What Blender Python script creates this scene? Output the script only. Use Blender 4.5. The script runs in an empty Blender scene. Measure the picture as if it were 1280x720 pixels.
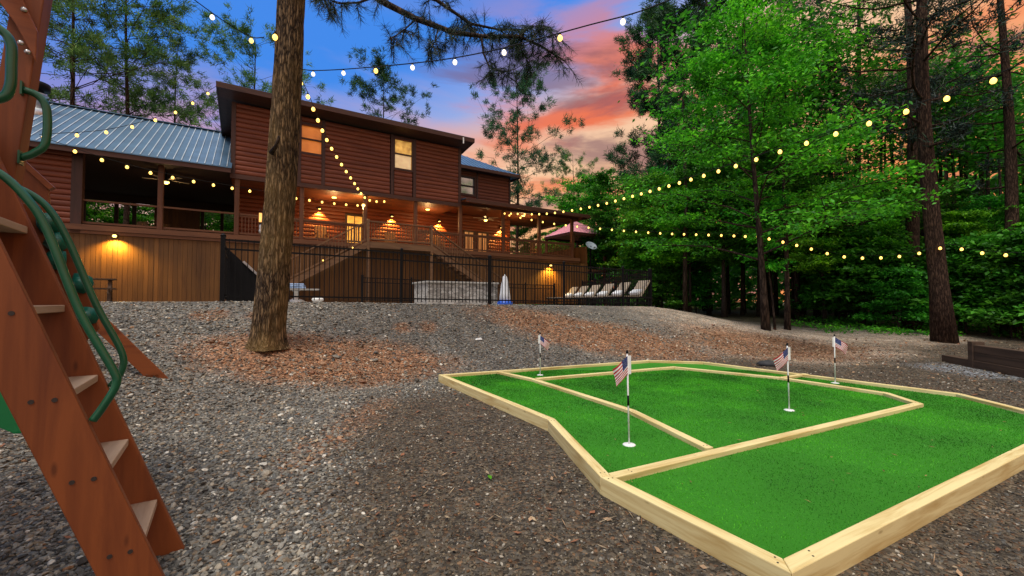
import bpy, math, random
import numpy as np
R = math.radians
SC = bpy.context.scene
COL = SC.collection

# ------------------------------------------------------------------ node helpers
def NT(tree):
    def n(t, **k):
        nd = tree.nodes.new(t)
        for a, v in k.items():
            if a == 'inp':
                for i, val in v.items():
                    nd.inputs[i].default_value = val
            else:
                setattr(nd, a, v)
        return nd
    return n, (lambda a, b: tree.links.new(a, b))
def ramp(n, stops, interp='LINEAR'):
    r = n('ShaderNodeValToRGB'); cr = r.color_ramp; cr.interpolation = interp
    while len(cr.elements) < len(stops): cr.elements.new(0.5)
    for e, (p, c) in zip(cr.elements, stops):
        e.position = p
        e.color = (c[0], c[1], c[2], 1) if hasattr(c, '__len__') else (c, c, c, 1)
    return r
def mixc(n, l, fac, a, b, mode='MIX'):
    m = n('ShaderNodeMix', data_type='RGBA', blend_type=mode)
    for s, v in ((m.inputs[0], fac), (m.inputs[6], a), (m.inputs[7], b)):
        if hasattr(v, 'links'): l(v, s)
        elif hasattr(v, '__len__'): s.default_value = (v[0], v[1], v[2], 1)
        else: s.default_value = v
    return m.outputs[2]
def mth(n, l, op, a, b=None, c=None, clamp=False):
    m = n('ShaderNodeMath', operation=op, use_clamp=clamp)
    for i, v in enumerate((a, b, c)):
        if v is None: continue
        if hasattr(v, 'links'): l(v, m.inputs[i])
        else: m.inputs[i].default_value = v
    return m.outputs[0]

# ------------------------------------------------------------------ camera, sky, sun, exposure
cd = bpy.data.cameras.new('camera'); cam = bpy.data.objects.new('camera', cd); COL.objects.link(cam)
cd.sensor_width = 36; cd.lens = 36 * 533 / 1280; cd.clip_start = 0.05; cd.clip_end = 600
cam.location = (0, 0, 1.45); cam.rotation_euler = (math.pi / 2 + math.atan(16 / 533), 0, 0)
SC.camera = cam
SC.view_settings.view_transform = 'Standard'; SC.view_settings.look = 'None'
SC.view_settings.exposure = 0.0; SC.view_settings.gamma = 1.0
SC.view_settings.use_curve_mapping = False
SC.cycles.use_denoising = True
try: SC.cycles.denoiser = 'OPENIMAGEDENOISE'
except Exception: pass
SC.cycles.max_bounces = 6; SC.cycles.diffuse_bounces = 3; SC.cycles.glossy_bounces = 2
SC.cycles.transmission_bounces = 4; SC.cycles.sample_clamp_indirect = 3.0
SC.cycles.caustics_reflective = False; SC.cycles.caustics_refractive = False

SUN_EL, SUN_AZ = R(66), R(205)          # azimuth clockwise from +Y: soft fill sun added behind the camera
W = bpy.data.worlds.new('World'); SC.world = W; W.use_nodes = True
def build_world():
    t = W.node_tree; t.nodes.clear(); n, l = NT(t)
    out = n('ShaderNodeOutputWorld'); tc = n('ShaderNodeTexCoord')
    sep = n('ShaderNodeSeparateXYZ'); l(tc.outputs['Generated'], sep.inputs[0])
    x, y, z = sep.outputs
    e = mth(n, l, 'SUBTRACT', z, mth(n, l, 'MULTIPLY', x, 0.33))
    base = ramp(n, [(0.0, (.98, .33, .09)), (.14, (.95, .46, .20)), (.27, (.95, .60, .36)), (.36, (.86, .52, .36)),
                    (.44, (.30, .40, .76)), (.55, (.05, .25, .82)), (.78, (.06, .24, .80)), (1.0, (.5, .6, .85))])
    l(e, base.inputs[0])
    # streaked clouds
    def cloud(sx, sz, scale, off, lo, hi, det=5):
        mp = n('ShaderNodeMapping'); mp.inputs['Scale'].default_value = (sx, sx, sz); mp.inputs['Location'].default_value = off
        mp.inputs['Rotation'].default_value = (0, R(-9), 0)
        l(tc.outputs['Generated'], mp.inputs[0])
        ns = n('ShaderNodeTexNoise', inp={'Scale': scale, 'Detail': det, 'Roughness': .55, 'Distortion': .35}); l(mp.outputs[0], ns.inputs[0])
        r = ramp(n, [(lo, 0), (hi, 1)], 'EASE'); l(ns.outputs[0], r.inputs[0]); return r.outputs[0]
    c1 = cloud(1.0, 4.6, 2.2, (3.1, .4, 2.25), .455, .62, 8)
    c2 = cloud(1.1, 5.0, 2.3, (7.7, 2.3, .6), .50, .64, 8)
    c3 = cloud(.9, 3.6, 1.6, (1.2, 5.3, 4.1), .55, .75)
    ccol = ramp(n, [(0.0, (.92, .22, .06)), (.2, (.92, .27, .09)), (.34, (.84, .14, .045)), (.44, (.80, .21, .11)), (.53, (.40, .27, .52)), (.62, (.10, .25, .75)), (.8, (.08, .27, .8))])
    l(e, ccol.inputs[0])
    s1 = mixc(n, l, mth(n, l, 'MULTIPLY', c1, .92), base.outputs[0], ccol.outputs[0])
    s2 = mixc(n, l, mth(n, l, 'MULTIPLY', c3, .55), s1, mixc(n, l, .5, ccol.outputs[0], (.92, .55, .36)))
    dk = ramp(n, [(.1, 1), (.5, .75), (.6, 0)]); l(e, dk.inputs[0])
    s3 = mixc(n, l, mth(n, l, 'MULTIPLY', mth(n, l, 'MULTIPLY', c2, .8), dk.outputs[0]), s2, (.20, .085, .115))
    # behind the camera and overhead the unseen sky is brightened as added fill light
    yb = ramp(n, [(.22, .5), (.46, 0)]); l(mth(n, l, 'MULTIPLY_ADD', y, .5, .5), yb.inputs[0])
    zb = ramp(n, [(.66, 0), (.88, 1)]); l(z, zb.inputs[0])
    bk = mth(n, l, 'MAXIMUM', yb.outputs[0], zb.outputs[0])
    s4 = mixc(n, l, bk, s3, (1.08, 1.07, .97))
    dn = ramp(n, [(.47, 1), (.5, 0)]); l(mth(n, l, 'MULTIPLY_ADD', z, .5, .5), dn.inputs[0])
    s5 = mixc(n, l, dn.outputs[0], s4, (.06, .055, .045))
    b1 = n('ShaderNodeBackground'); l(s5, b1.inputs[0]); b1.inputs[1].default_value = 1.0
    sky = n('ShaderNodeTexSky', sky_type='NISHITA', sun_disc=False, sun_elevation=SUN_EL, sun_rotation=SUN_AZ, air_density=1, dust_density=1)
    b2 = n('ShaderNodeBackground'); l(sky.outputs[0], b2.inputs[0]); b2.inputs[1].default_value = 0.006
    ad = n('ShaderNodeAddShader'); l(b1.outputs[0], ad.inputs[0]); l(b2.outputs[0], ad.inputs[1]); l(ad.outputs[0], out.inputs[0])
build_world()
sd = bpy.data.lights.new('sun', 'SUN'); sd.energy = 2.6; sd.angle = R(20); sd.color = (1, .93, .84)
sun = bpy.data.objects.new('sun', sd); COL.objects.link(sun)
sun.rotation_euler = (math.pi / 2 - SUN_EL, 0, -SUN_AZ + math.pi); sun.location = (0, -5, 20)

# ------------------------------------------------------------------ object helpers
def tag(o, label=None, cat=None, group=None, kind=None):
    if label: o['label'] = label
    if cat: o['category'] = cat
    if group: o['group'] = group
    if kind: o['kind'] = kind
    return o
def empty(name, loc=(0, 0, 0), rz=0, label=None, cat=None, group=None):
    o = bpy.data.objects.new(name, None); COL.objects.link(o); o.location = loc; o.rotation_euler = (0, 0, rz)
    o.empty_display_size = .1
    return tag(o, label, cat, group)
def link(name, me, parent=None, loc=None, rz=0):
    o = bpy.data.objects.new(name, me); COL.objects.link(o)
    if parent is not None: o.parent = parent
    if loc is not None: o.location = loc
    if rz: o.rotation_euler = (0, 0, rz)
    return o
def kids(o): return [k for k in bpy.data.objects if k.parent == o]
def copy_tree(o, parent=None):
    c = o.copy(); COL.objects.link(c)
    if parent is not None: c.parent = parent
    for k in kids(o): copy_tree(k, c)
    return c
def mesh_np(name, V, F, mats, smooth=False, midx=None, col=None):
    V = np.asarray(V, dtype=np.float32); F = np.asarray(F, dtype=np.int32); k = F.shape[1]
    me = bpy.data.meshes.new(name); me.vertices.add(len(V)); me.vertices.foreach_set('co', V.ravel())
    me.loops.add(F.size); me.loops.foreach_set('vertex_index', F.ravel())
    me.polygons.add(len(F)); me.polygons.foreach_set('loop_start', np.arange(0, F.size, k, dtype=np.int32))
    try: me.polygons.foreach_set('loop_total', np.full(len(F), k, dtype=np.int32))
    except Exception: pass
    me.polygons.foreach_set('use_smooth', np.full(len(F), smooth))
    for m in (mats if isinstance(mats, (list, tuple)) else [mats]): me.materials.append(m)
    if midx is not None: me.polygons.foreach_set('material_index', np.asarray(midx, dtype=np.int32))
    if col is not None:
        a = me.color_attributes.new('Col', 'FLOAT_COLOR', 'POINT')
        c = np.ones((len(V), 4), dtype=np.float32); c[:, :3] = col; a.data.foreach_set('color', c.ravel())
    me.update(calc_edges=True)
    return me
class MB:
    """collects boxes, prisms and tubes; build() links them as ONE mesh object"""
    def __init__(s): s.v = []; s.f = []; s.m = []; s.sm = []
    def add(s, vs, fs, mi=0, smooth=False):
        o = len(s.v); s.v += [tuple(map(float, p)) for p in vs]
        for f in fs: s.f.append(tuple(i + o for i in f)); s.m.append(mi); s.sm.append(smooth)
        return s
    def box(s, x0, x1, y0, y1, z0, z1, mi=0):
        vs = [(x, y, z) for z in (z0, z1) for y in (y0, y1) for x in (x0, x1)]
        return s.add(vs, [(0, 2, 3, 1), (4, 5, 7, 6), (0, 1, 5, 4), (2, 6, 7, 3), (0, 4, 6, 2), (1, 3, 7, 5)], mi)
    def hexa(s, b, t, mi=0):      # two quads, bottom and top, same winding
        return s.add(list(b) + list(t), [(3, 2, 1, 0), (4, 5, 6, 7), (0, 1, 5, 4), (1, 2, 6, 5), (2, 3, 7, 6), (3, 0, 4, 7)], mi)
    def bar(s, a, b, w, h, mi=0, up=(0, 0, 1)):   # box from a to b, w across, h along up
        a = np.array(a, float); b = np.array(b, float); d = b - a; d /= np.linalg.norm(d)
        x = np.cross(d, up); x /= np.linalg.norm(x); u = np.cross(x, d)
        q = lambda p: [p - x*w/2 - u*h/2, p + x*w/2 - u*h/2, p + x*w/2 + u*h/2, p - x*w/2 + u*h/2]
        return s.hexa(q(a), q(b), mi)
    def prism(s, poly, axis, a, b, mi=0):          # polygon in the plane normal to axis, extruded a..b
        def P(u, v, w): return {'x': (w, u, v), 'y': (u, w, v), 'z': (u, v, w)}[axis]
        n = len(poly); vs = [P(u, v, a) for u, v in poly] + [P(u, v, b) for u, v in poly]
        fs = [tuple(range(n))[::-1], tuple(range(n, 2*n))] + [(i, (i+1) % n, n+(i+1) % n, n+i) for i in range(n)]
        return s.add(vs, fs, mi)
    def tube(s, pts, rad, n=8, mi=0, cap=True, smooth=True):
        P = [np.array(p, float) for p in pts]; k = len(P)
        r = rad if hasattr(rad, '__len__') else [rad]*k
        ref = None; vs = []
        for i in range(k):
            d = P[min(i+1, k-1)] - P[max(i-1, 0)]; d /= (np.linalg.norm(d) + 1e-9)
            if ref is None:
                ref = np.cross(d, (0, 0, 1) if abs(d[2]) < .9 else (1, 0, 0))
            ref = ref - d*np.dot(ref, d); ref /= (np.linalg.norm(ref) + 1e-9); o = np.cross(d, ref)
            for j in range(n):
                a = 2*math.pi*j/n; vs.append(P[i] + r[i]*(math.cos(a)*ref + math.sin(a)*o))
        fs = [(i*n+j, i*n+(j+1) % n, (i+1)*n+(j+1) % n, (i+1)*n+j) for i in range(k-1) for j in range(n)]
        s.add(vs, fs, mi, smooth)
        if cap:
            o = len(s.v) - k*n
            s.f.append(tuple(o+j for j in range(n))[::-1]); s.m.append(mi); s.sm.append(False)
            s.f.append(tuple(o+(k-1)*n+j for j in range(n))); s.m.append(mi); s.sm.append(False)
        return s
    def lathe(s, prof, c, n=16, mi=0, smooth=True):   # prof [(r,z)]
        cx, cy, cz = c; k = len(prof)
        vs = [(cx + r*math.cos(2*math.pi*j/n), cy + r*math.sin(2*math.pi*j/n), cz + z) for r, z in prof for j in range(n)]
        fs = [(i*n+j, i*n+(j+1) % n, (i+1)*n+(j+1) % n, (i+1)*n+j) for i in range(k-1) for j in range(n)]
        o = len(s.v); s.add(vs, fs, mi, smooth)
        for f in (tuple(o+j for j in range(n))[::-1], tuple(o+(k-1)*n+j for j in range(n))):
            s.f.append(f); s.m.append(mi); s.sm.append(False)
        return s
    def mesh(s, name, mats, off=(0, 0, 0)):
        me = bpy.data.meshes.new(name); ox, oy, oz = off
        me.from_pydata([(x-ox, y-oy, z-oz) for x, y, z in s.v], [], s.f)
        for m in (mats if isinstance(mats, (list, tuple)) else [mats]): me.materials.append(m)
        me.polygons.foreach_set('material_index', s.m); me.polygons.foreach_set('use_smooth', s.sm); me.update()
        return me
    def build(s, name, mats, parent=None, off=(0, 0, 0), loc=None, rz=0, bevel=0):
        o = link(name, s.mesh(name, mats, off), parent, loc, rz)
        if bevel:
            b = o.modifiers.new('bevel', 'BEVEL'); b.width = bevel; b.segments = 2; b.limit_method = 'ANGLE'; b.angle_limit = R(40)
        return o

# ------------------------------------------------------------------ materials
def new_mat(name):
    m = bpy.data.materials.new(name); m.use_nodes = True; t = m.node_tree; t.nodes.clear(); n, l = NT(t)
    out = n('ShaderNodeOutputMaterial'); p = n('ShaderNodeBsdfPrincipled'); l(p.outputs[0], out.inputs[0])
    return m, n, l, p, out
def bump(n, l, p, h, strength=.4, dist=.01):
    b = n('ShaderNodeBump', inp={'Strength': strength, 'Distance': dist}); l(h, b.inputs['Height']); l(b.outputs[0], p.inputs['Normal'])
def plain(name, c, rough=.6, metal=0, var=.12, sc=18, spec=.5):
    m, n, l, p, o = new_mat(name); tc = n('ShaderNodeTexCoord')
    ns = n('ShaderNodeTexNoise', inp={'Scale': sc, 'Detail': 5}); l(tc.outputs['Object'], ns.inputs[0])
    r = ramp(n, [(.3, [k*(1-var) for k in c]), (.7, [min(1, k*(1+var)) for k in c])]); l(ns.outputs[0], r.inputs[0]); l(r.outputs[0], p.inputs['Base Color'])
    p.inputs['Roughness'].default_value = rough; p.inputs['Metallic'].default_value = metal; p.inputs['Specular IOR Level'].default_value = spec
    bump(n, l, p, ns.outputs[0], .15, .004)
    return m
def wood(name, light, dark, axis='x', sc=1.0, rough=.6, ivar=.2, knots=False, stain=0, spec=.35):
    m, n, l, p, o = new_mat(name); tc = n('ShaderNodeTexCoord'); ge = n('ShaderNodeNewGeometry')
    st = {'x': (1.2, 16, 16), 'y': (16, 1.2, 16), 'z': (16, 16, 1.2)}[axis]
    mp = n('ShaderNodeMapping'); mp.inputs['Scale'].default_value = [k*sc for k in st]; l(tc.outputs['Object'], mp.inputs[0])
    sh = n('ShaderNodeCombineXYZ'); rn = mth(n, l, 'MULTIPLY', ge.outputs['Random Per Island'], 37.0)
    for i in range(3): l(rn, sh.inputs[i])
    ad = n('ShaderNodeVectorMath', operation='ADD'); l(mp.outputs[0], ad.inputs[0]); l(sh.outputs[0], ad.inputs[1])
    ns = n('ShaderNodeTexNoise', inp={'Scale': 1.0, 'Detail': 7, 'Roughness': .62, 'Distortion': .6}); l(ad.outputs[0], ns.inputs[0])
    r = ramp(n, [(.28, dark), (.55, light), (.8, [k*1.12 for k in light])]); l(ns.outputs[0], r.inputs[0]); c = r.outputs[0]
    br = mth(n, l, 'MULTIPLY_ADD', ge.outputs['Random Per Island'], 2*ivar, 1-ivar)
    hv = n('ShaderNodeHueSaturation'); l(br, hv.inputs['Value']); l(c, hv.inputs['Color']); c = hv.outputs[0]
    if knots:
        mk = n('ShaderNodeMapping'); mk.inputs['Scale'].default_value = {'x': (3, 9, 9), 'y': (9, 3, 9), 'z': (9, 9, 3)}[axis]; l(tc.outputs['Object'], mk.inputs[0])
        vo = n('ShaderNodeTexVoronoi', inp={'Scale': 1.0}); l(mk.outputs[0], vo.inputs[0])
        kr = ramp(n, [(.05, 1), (.12, 0)]); l(vo.outputs['Distance'], kr.inputs[0]); c = mixc(n, l, mth(n, l, 'MULTIPLY', kr.outputs[0], .65), c, [k*.5 for k in dark])
    if stain:
        n2 = n('ShaderNodeTexNoise', inp={'Scale': .9, 'Detail': 4}); l(tc.outputs['Object'], n2.inputs[0])
        r2 = ramp(n, [(.35, 0), (.7, 1)]); l(n2.outputs[0], r2.inputs[0]); c = mixc(n, l, mth(n, l, 'MULTIPLY', r2.outputs[0], stain), c, dark)
    l(c, p.inputs['Base Color']); p.inputs['Roughness'].default_value = rough; p.inputs['Specular IOR Level'].default_value = spec
    bump(n, l, p, ns.outputs[0], .25, .006)
    return m
def emit(name, c, strength, var=0, sc=3.0):
    m, n, l, p, o = new_mat(name); p.inputs['Base Color'].default_value = (*[min(1, k) for k in c], 1); p.inputs['Roughness'].default_value = .3
    p.inputs['Emission Strength'].default_value = strength; p.inputs['Emission Color'].default_value = (*c, 1)
    if var:
        tc = n('ShaderNodeTexCoord'); ns = n('ShaderNodeTexNoise', inp={'Scale': sc, 'Detail': 3}); l(tc.outputs['Object'], ns.inputs[0])
        r = ramp(n, [(.3, [k*(1-var) for k in c]), (.7, c)]); l(ns.outputs[0], r.inputs[0]); l(r.outputs[0], p.inputs['Emission Color'])
    return m
def leafmat(name, c1, c2, c3, trans=.45, rough=.5):
    m, n, l, p, out = new_mat(name); ge = n('ShaderNodeNewGeometry'); oi = n('ShaderNodeObjectInfo')
    r = ramp(n, [(0, c1), (.5, c2), (1, c3)]); l(ge.outputs['Random Per Island'], r.inputs[0])
    hv = n('ShaderNodeHueSaturation'); l(r.outputs[0], hv.inputs['Color'])
    l(mth(n, l, 'MULTIPLY_ADD', oi.outputs['Random'], .03, .485), hv.inputs['Hue']); l(mth(n, l, 'MULTIPLY_ADD', oi.outputs['Random'], .5, .75), hv.inputs['Value'])
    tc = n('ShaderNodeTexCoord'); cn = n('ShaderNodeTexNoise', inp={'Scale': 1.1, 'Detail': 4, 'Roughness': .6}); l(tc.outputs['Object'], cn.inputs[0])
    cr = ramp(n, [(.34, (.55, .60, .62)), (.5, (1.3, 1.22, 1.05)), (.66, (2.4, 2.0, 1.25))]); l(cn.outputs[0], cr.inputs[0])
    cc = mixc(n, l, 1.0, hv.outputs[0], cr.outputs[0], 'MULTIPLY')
    l(cc, p.inputs['Base Color']); p.inputs['Roughness'].default_value = rough; p.inputs['Specular IOR Level'].default_value = .3
    tr = n('ShaderNodeBsdfTranslucent'); l(cc, tr.inputs[0])
    mx = n('ShaderNodeMixShader'); mx.inputs[0].default_value = trans; l(p.outputs[0], mx.inputs[1]); l(tr.outputs[0], mx.inputs[2]); l(mx.outputs[0], out.inputs[0])
    return m
def bark(name, ridge, groove, sc=1.0, warm=None, bdist=.05):
    m, n, l, p, o = new_mat(name); tc = n('ShaderNodeTexCoord'); mp = n('ShaderNodeMapping'); mp.inputs['Scale'].default_value = (14*sc, 14*sc, 2.3*sc)
    l(tc.outputs['Object'], mp.inputs[0])
    nz = n('ShaderNodeTexNoise', inp={'Scale': 1.6, 'Detail': 5}); l(mp.outputs[0], nz.inputs[0])
    va = n('ShaderNodeVectorMath', operation='MULTIPLY_ADD'); l(nz.outputs['Color'], va.inputs[0]); va.inputs[1].default_value = (1.7, 1.7, 1.7); l(mp.outputs[0], va.inputs[2])
    vo = n('ShaderNodeTexVoronoi', feature='DISTANCE_TO_EDGE', inp={'Scale': .8}); l(va.outputs[0], vo.inputs[0])
    n2 = n('ShaderNodeTexNoise', inp={'Scale': 5, 'Detail': 6, 'Roughness': .65}); l(mp.outputs[0], n2.inputs[0])
    h = mth(n, l, 'ADD', mth(n, l, 'MINIMUM', vo.outputs['Distance'], .3), mth(n, l, 'MULTIPLY', n2.outputs[0], .18))
    r = ramp(n, [(.12, groove), (.25, [(a+b)/2 for a, b in zip(ridge, groove)]), (.38, ridge)]); l(h, r.inputs[0]); c = r.outputs[0]
    if warm:  # warm patches put golden lamp glow into the bark colour
        n3 = n('ShaderNodeTexNoise', inp={'Scale': 1.3, 'Detail': 3}); l(tc.outputs['Object'], n3.inputs[0]); r3 = ramp(n, [(.4, 0), (.65, 1)]); l(n3.outputs[0], r3.inputs[0])
        c = mixc(n, l, mth(n, l, 'MULTIPLY', r3.outputs[0], .6), c, mixc(n, l, .7, c, warm))
    l(c, p.inputs['Base Color']); p.inputs['Roughness'].default_value = .9; p.inputs['Specular IOR Level'].default_value = .15
    bump(n, l, p, h, 1.0, bdist)
    return m

M = {}
M['log'] = wood('log_siding_stain', (.185, .044, .017), (.085, .017, .008), 'x', .6, .5, .10)
M['logdark'] = wood('dark_log_stain', (.10, .030, .015), (.05, .014, .008), 'z', .6, .55, .15)
M['trim'] = wood('dark_trim_stain', (.065, .022, .013), (.032, .011, .007), 'x', .7, .5, .1)
M['trimv'] = wood('dark_upright_trim', (.055, .019, .013), (.028, .010, .007), 'z', .7, .5, .1)
M['post'] = wood('porch_post_stain', (.135, .046, .019), (.07, .022, .010), 'z', .7, .5, .12)
M['board'] = wood('skirting_board_stain', (.150, .064, .015), (.072, .028, .007), 'z', .45, .65, .22, stain=.45)
M['deck'] = wood('deck_board_stain', (.145, .056, .024), (.075, .026, .012), 'x', .6, .6, .15)
M['rail'] = wood('stair_rail_wood', (.155, .078, .036), (.085, .037, .017), 'x', .6, .6, .12)
M['ceil'] = wood('porch_ceiling_board', (.17, .055, .025), (.09, .025, .012), 'x', .5, .55, .2)
M['soffit'] = wood('soffit_board', (.06, .021, .012), (.03, .010, .007), 'x', .5, .6, .1)
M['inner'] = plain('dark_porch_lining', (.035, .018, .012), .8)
M['timber'] = wood('new_pine_timber', (.80, .66, .32), (.52, .33, .10), 'x', .9, .6, .13, knots=True)
M['cedar'] = wood('playset_cedar_stain', (.235, .064, .016), (.115, .026, .008), 'x', .5, .5, .10, knots=True)
M['cedarz'] = wood('playset_cedar_upright', (.235, .064, .016), (.115, .026, .008), 'z', .5, .5, .10, knots=True)
M['tread'] = wood('worn_tread_wood', (.46, .32, .22), (.26, .15, .09), 'y', .6, .75, .10)
M['olddark'] = wood('old_dark_sleeper', (.085, .050, .030), (.035, .020, .012), 'x', .5, .8, .2)
M['black'] = plain('black_metal', (.006, .006, .007), .55, 0, .2, 18, .15)
M['greenmetal'] = plain('green_coated_tube', (.006, .085, .038), .28, 0, .15, 9)
M['greenplastic'] = plain('green_plastic', (.012, .36, .11), .35, 0, .1, 6)
M['teal'] = plain('teal_plastic', (.008, .13, .095), .35, 0, .15, 6)
M['steel'] = plain('galvanised_steel', (.55, .56, .58), .35, .9, .15, 14)
M['boltm'] = plain('bolt_head', (.025, .016, .012), .6, 0)
M['white'] = plain('white_plastic', (.80, .80, .78), .45, 0, .04)
M['cloth'] = plain('white_canvas', (.70, .71, .74), .85, 0, .08)
M['bluep'] = plain('blue_plastic', (.02, .10, .55), .4)
M['towel'] = plain('blue_white_towel', (.30, .42, .70), .9, 0, .6, 9)
M['lbed'] = plain('lounger_fabric', (.34, .27, .20), .8, 0, .15, 40)
M['conc'] = plain('concrete', (.36, .34, .31), .85, 0, .15, 5)
M['fan'] = plain('fan_blade', (.35, .30, .24), .5)
M['rope'] = plain('rope', (.45, .42, .32), .9)
M['rock'] = plain('dark_rock', (.03, .03, .032), .8, 0, .4, 8)
M['chair'] = wood('porch_chair_wood', (.34, .20, .09), (.2, .1, .04), 'z', .8, .6, .15)
M['bulb'] = emit('warm_bulb', (1, .60, .12), 3.2)
M['bulbw'] = emit('white_bulb', (1, .90, .66), 1.6)
M['lamp'] = emit('lamp_lens', (1, .62, .14), 6)
M['win'] = emit('lit_window', (1, .55, .12), .62, .8, 5.5)
M['blind'] = emit('lit_blind', (.95, .66, .34), .50, .5, 5)
M['wino'] = emit('lit_window_blind', (.9, .26, .04), .42, .6, 2.6)
M['door'] = emit('lit_door_glass', (1, .52, .08), .85, .7, 4)
M['ddoor'] = emit('dim_door_glass', (.75, .33, .10), .5, .5, 2.2)
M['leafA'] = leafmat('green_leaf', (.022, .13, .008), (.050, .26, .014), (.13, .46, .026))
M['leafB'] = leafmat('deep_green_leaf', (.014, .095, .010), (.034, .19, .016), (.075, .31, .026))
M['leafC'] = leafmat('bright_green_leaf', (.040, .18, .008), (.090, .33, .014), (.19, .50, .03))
M['needle'] = leafmat('pine_needle', (.035, .10, .036), (.070, .19, .055), (.14, .30, .07), .35)  # lit look of the left pines is put into this brighter colour
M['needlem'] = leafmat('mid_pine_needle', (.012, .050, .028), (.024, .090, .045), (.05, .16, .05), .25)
M['needled'] = leafmat('dark_pine_needle', (.006, .014, .016), (.010, .026, .022), (.020, .048, .03), .1)  # darkness of needles in silhouette is put into the colour
M['bark'] = bark('pine_bark', (.25, .16, .085), (.020, .012, .008), 2.1, (.34, .21, .07), .06)
M['barkd'] = bark('dark_bark', (.085, .058, .042), (.02, .014, .011), 1.0, None, .04)
M['barkr'] = bark('reddish_bark', (.095, .056, .036), (.018, .010, .007), 1.8, None, .04)
M['barks'] = bark('smooth_dark_bark', (.06, .045, .036), (.025, .018, .014), 2.0, None, .015)
M['flagr'] = plain('flag_red', (.48, .02, .035), .8, 0, .1); M['flagw'] = plain('flag_white', (.8, .78, .78), .8, 0, .05); M['flagb'] = plain('flag_blue', (.012, .03, .16), .8, 0, .1)
def metal_roof(name, c, rough=.35):
    m, n, l, p, o = new_mat(name); tc = n('ShaderNodeTexCoord')
    ns = n('ShaderNodeTexNoise', inp={'Scale': 1.6, 'Detail': 5}); l(tc.outputs['Object'], ns.inputs[0])
    r = ramp(n, [(.3, [k*.8 for k in c]), (.7, [k*1.12 for k in c])]); l(ns.outputs[0], r.inputs[0]); l(r.outputs[0], p.inputs['Base Color'])
    p.inputs['Metallic'].default_value = .55; p.inputs['Roughness'].default_value = rough
    return m
M['roof'] = metal_roof('blue_grey_metal_roof', (.095, .185, .30))
M['roofpink'] = metal_roof('red_metal_roof', (.9, .42, .48), .55); M['rib'] = metal_roof('pale_roof_rib', (.55, .62, .68), .4)
def glass_mat():
    m, n, l, p, o = new_mat('window_glass_sky'); p.inputs['Base Color'].default_value = (.55, .55, .56, 1); p.inputs['Roughness'].default_value = .08
    p.inputs['Metallic'].default_value = .7
    return m
M['glass'] = glass_mat()
def stone_mat():
    m, n, l, p, o = new_mat('stacked_stone'); tc = n('ShaderNodeTexCoord'); mp = n('ShaderNodeMapping'); mp.inputs['Scale'].default_value = (3.2, 3.2, 8); l(tc.outputs['Object'], mp.inputs[0])
    vo = n('ShaderNodeTexVoronoi', inp={'Scale': 1.2}); l(mp.outputs[0], vo.inputs[0]); r = ramp(n, [(0, (.24, .22, .20)), (.5, (.38, .36, .33)), (1, (.50, .48, .45))])
    sp = n('ShaderNodeSeparateColor'); l(vo.outputs['Color'], sp.inputs[0]); l(sp.outputs[0], r.inputs[0])
    ve = n('ShaderNodeTexVoronoi', feature='DISTANCE_TO_EDGE', inp={'Scale': 1.2}); l(mp.outputs[0], ve.inputs[0]); rr = ramp(n, [(0, 0), (.06, 1)]); l(ve.outputs['Distance'], rr.inputs[0])
    l(mixc(n, l, rr.outputs[0], (.13, .12, .11), r.outputs[0]), p.inputs['Base Color']); p.inputs['Roughness'].default_value = .85; bump(n, l, p, rr.outputs[0], .6, .02)
    return m
M['stone'] = stone_mat()

# ------------------------------------------------------------------ the lie of the land
TH = R(31.8); CT, ST = math.cos(TH), math.sin(TH)       # house and fence run at this angle
def site(s, q, z=0): return (CT*s - ST*q, ST*s + CT*q, z)
def ss(x, a, b):
    t = np.clip((x-a)/(b-a), 0, 1); return t*t*(3-2*t)
def vnoise(x, y, seed):
    r = np.random.RandomState(seed); v = 0
    for i in range(7):
        a = r.uniform(0, 6.28); f = r.uniform(.6, 2.2)*(1.45**i)*.5; v = v + np.sin((x*math.cos(a)+y*math.sin(a))*f + r.uniform(0, 6.28) + 1.3*np.sin((y*math.cos(a)-x*math.sin(a))*f*.7 + r.uniform(0, 6.28)))/(1.25**i)
    return v/4
def fbase(s): return 1.42 - .2*np.clip(s/12.85, 0, 1)
GREEN = [(1.37, 2.13), (.67, 3.27), (.40, 4.84), (-1.33, 7.75), (3.06, 9.65), (4.21, 9.39), (6.47, 6.19), (6.20, 4.67)]
def in_green(x, y, pad=0.0):
    x = np.asarray(x, float); y = np.asarray(y, float); ins = np.zeros(x.shape, bool); d = np.full(x.shape, 1e9); n = len(GREEN)
    for i in range(n):
        (x1, y1), (x2, y2) = GREEN[i], GREEN[(i+1) % n]
        cnd = ((y1 > y) != (y2 > y)) & (x < (x2-x1)*(y-y1)/((y2-y1) if y2 != y1 else 1e-9) + x1); ins ^= cnd
        t = np.clip(((x-x1)*(x2-x1)+(y-y1)*(y2-y1))/((x2-x1)**2+(y2-y1)**2), 0, 1); d = np.minimum(d, np.hypot(x-x1-t*(x2-x1), y-y1-t*(y2-y1)))
    return np.where(ins, -d, d) - pad
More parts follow.
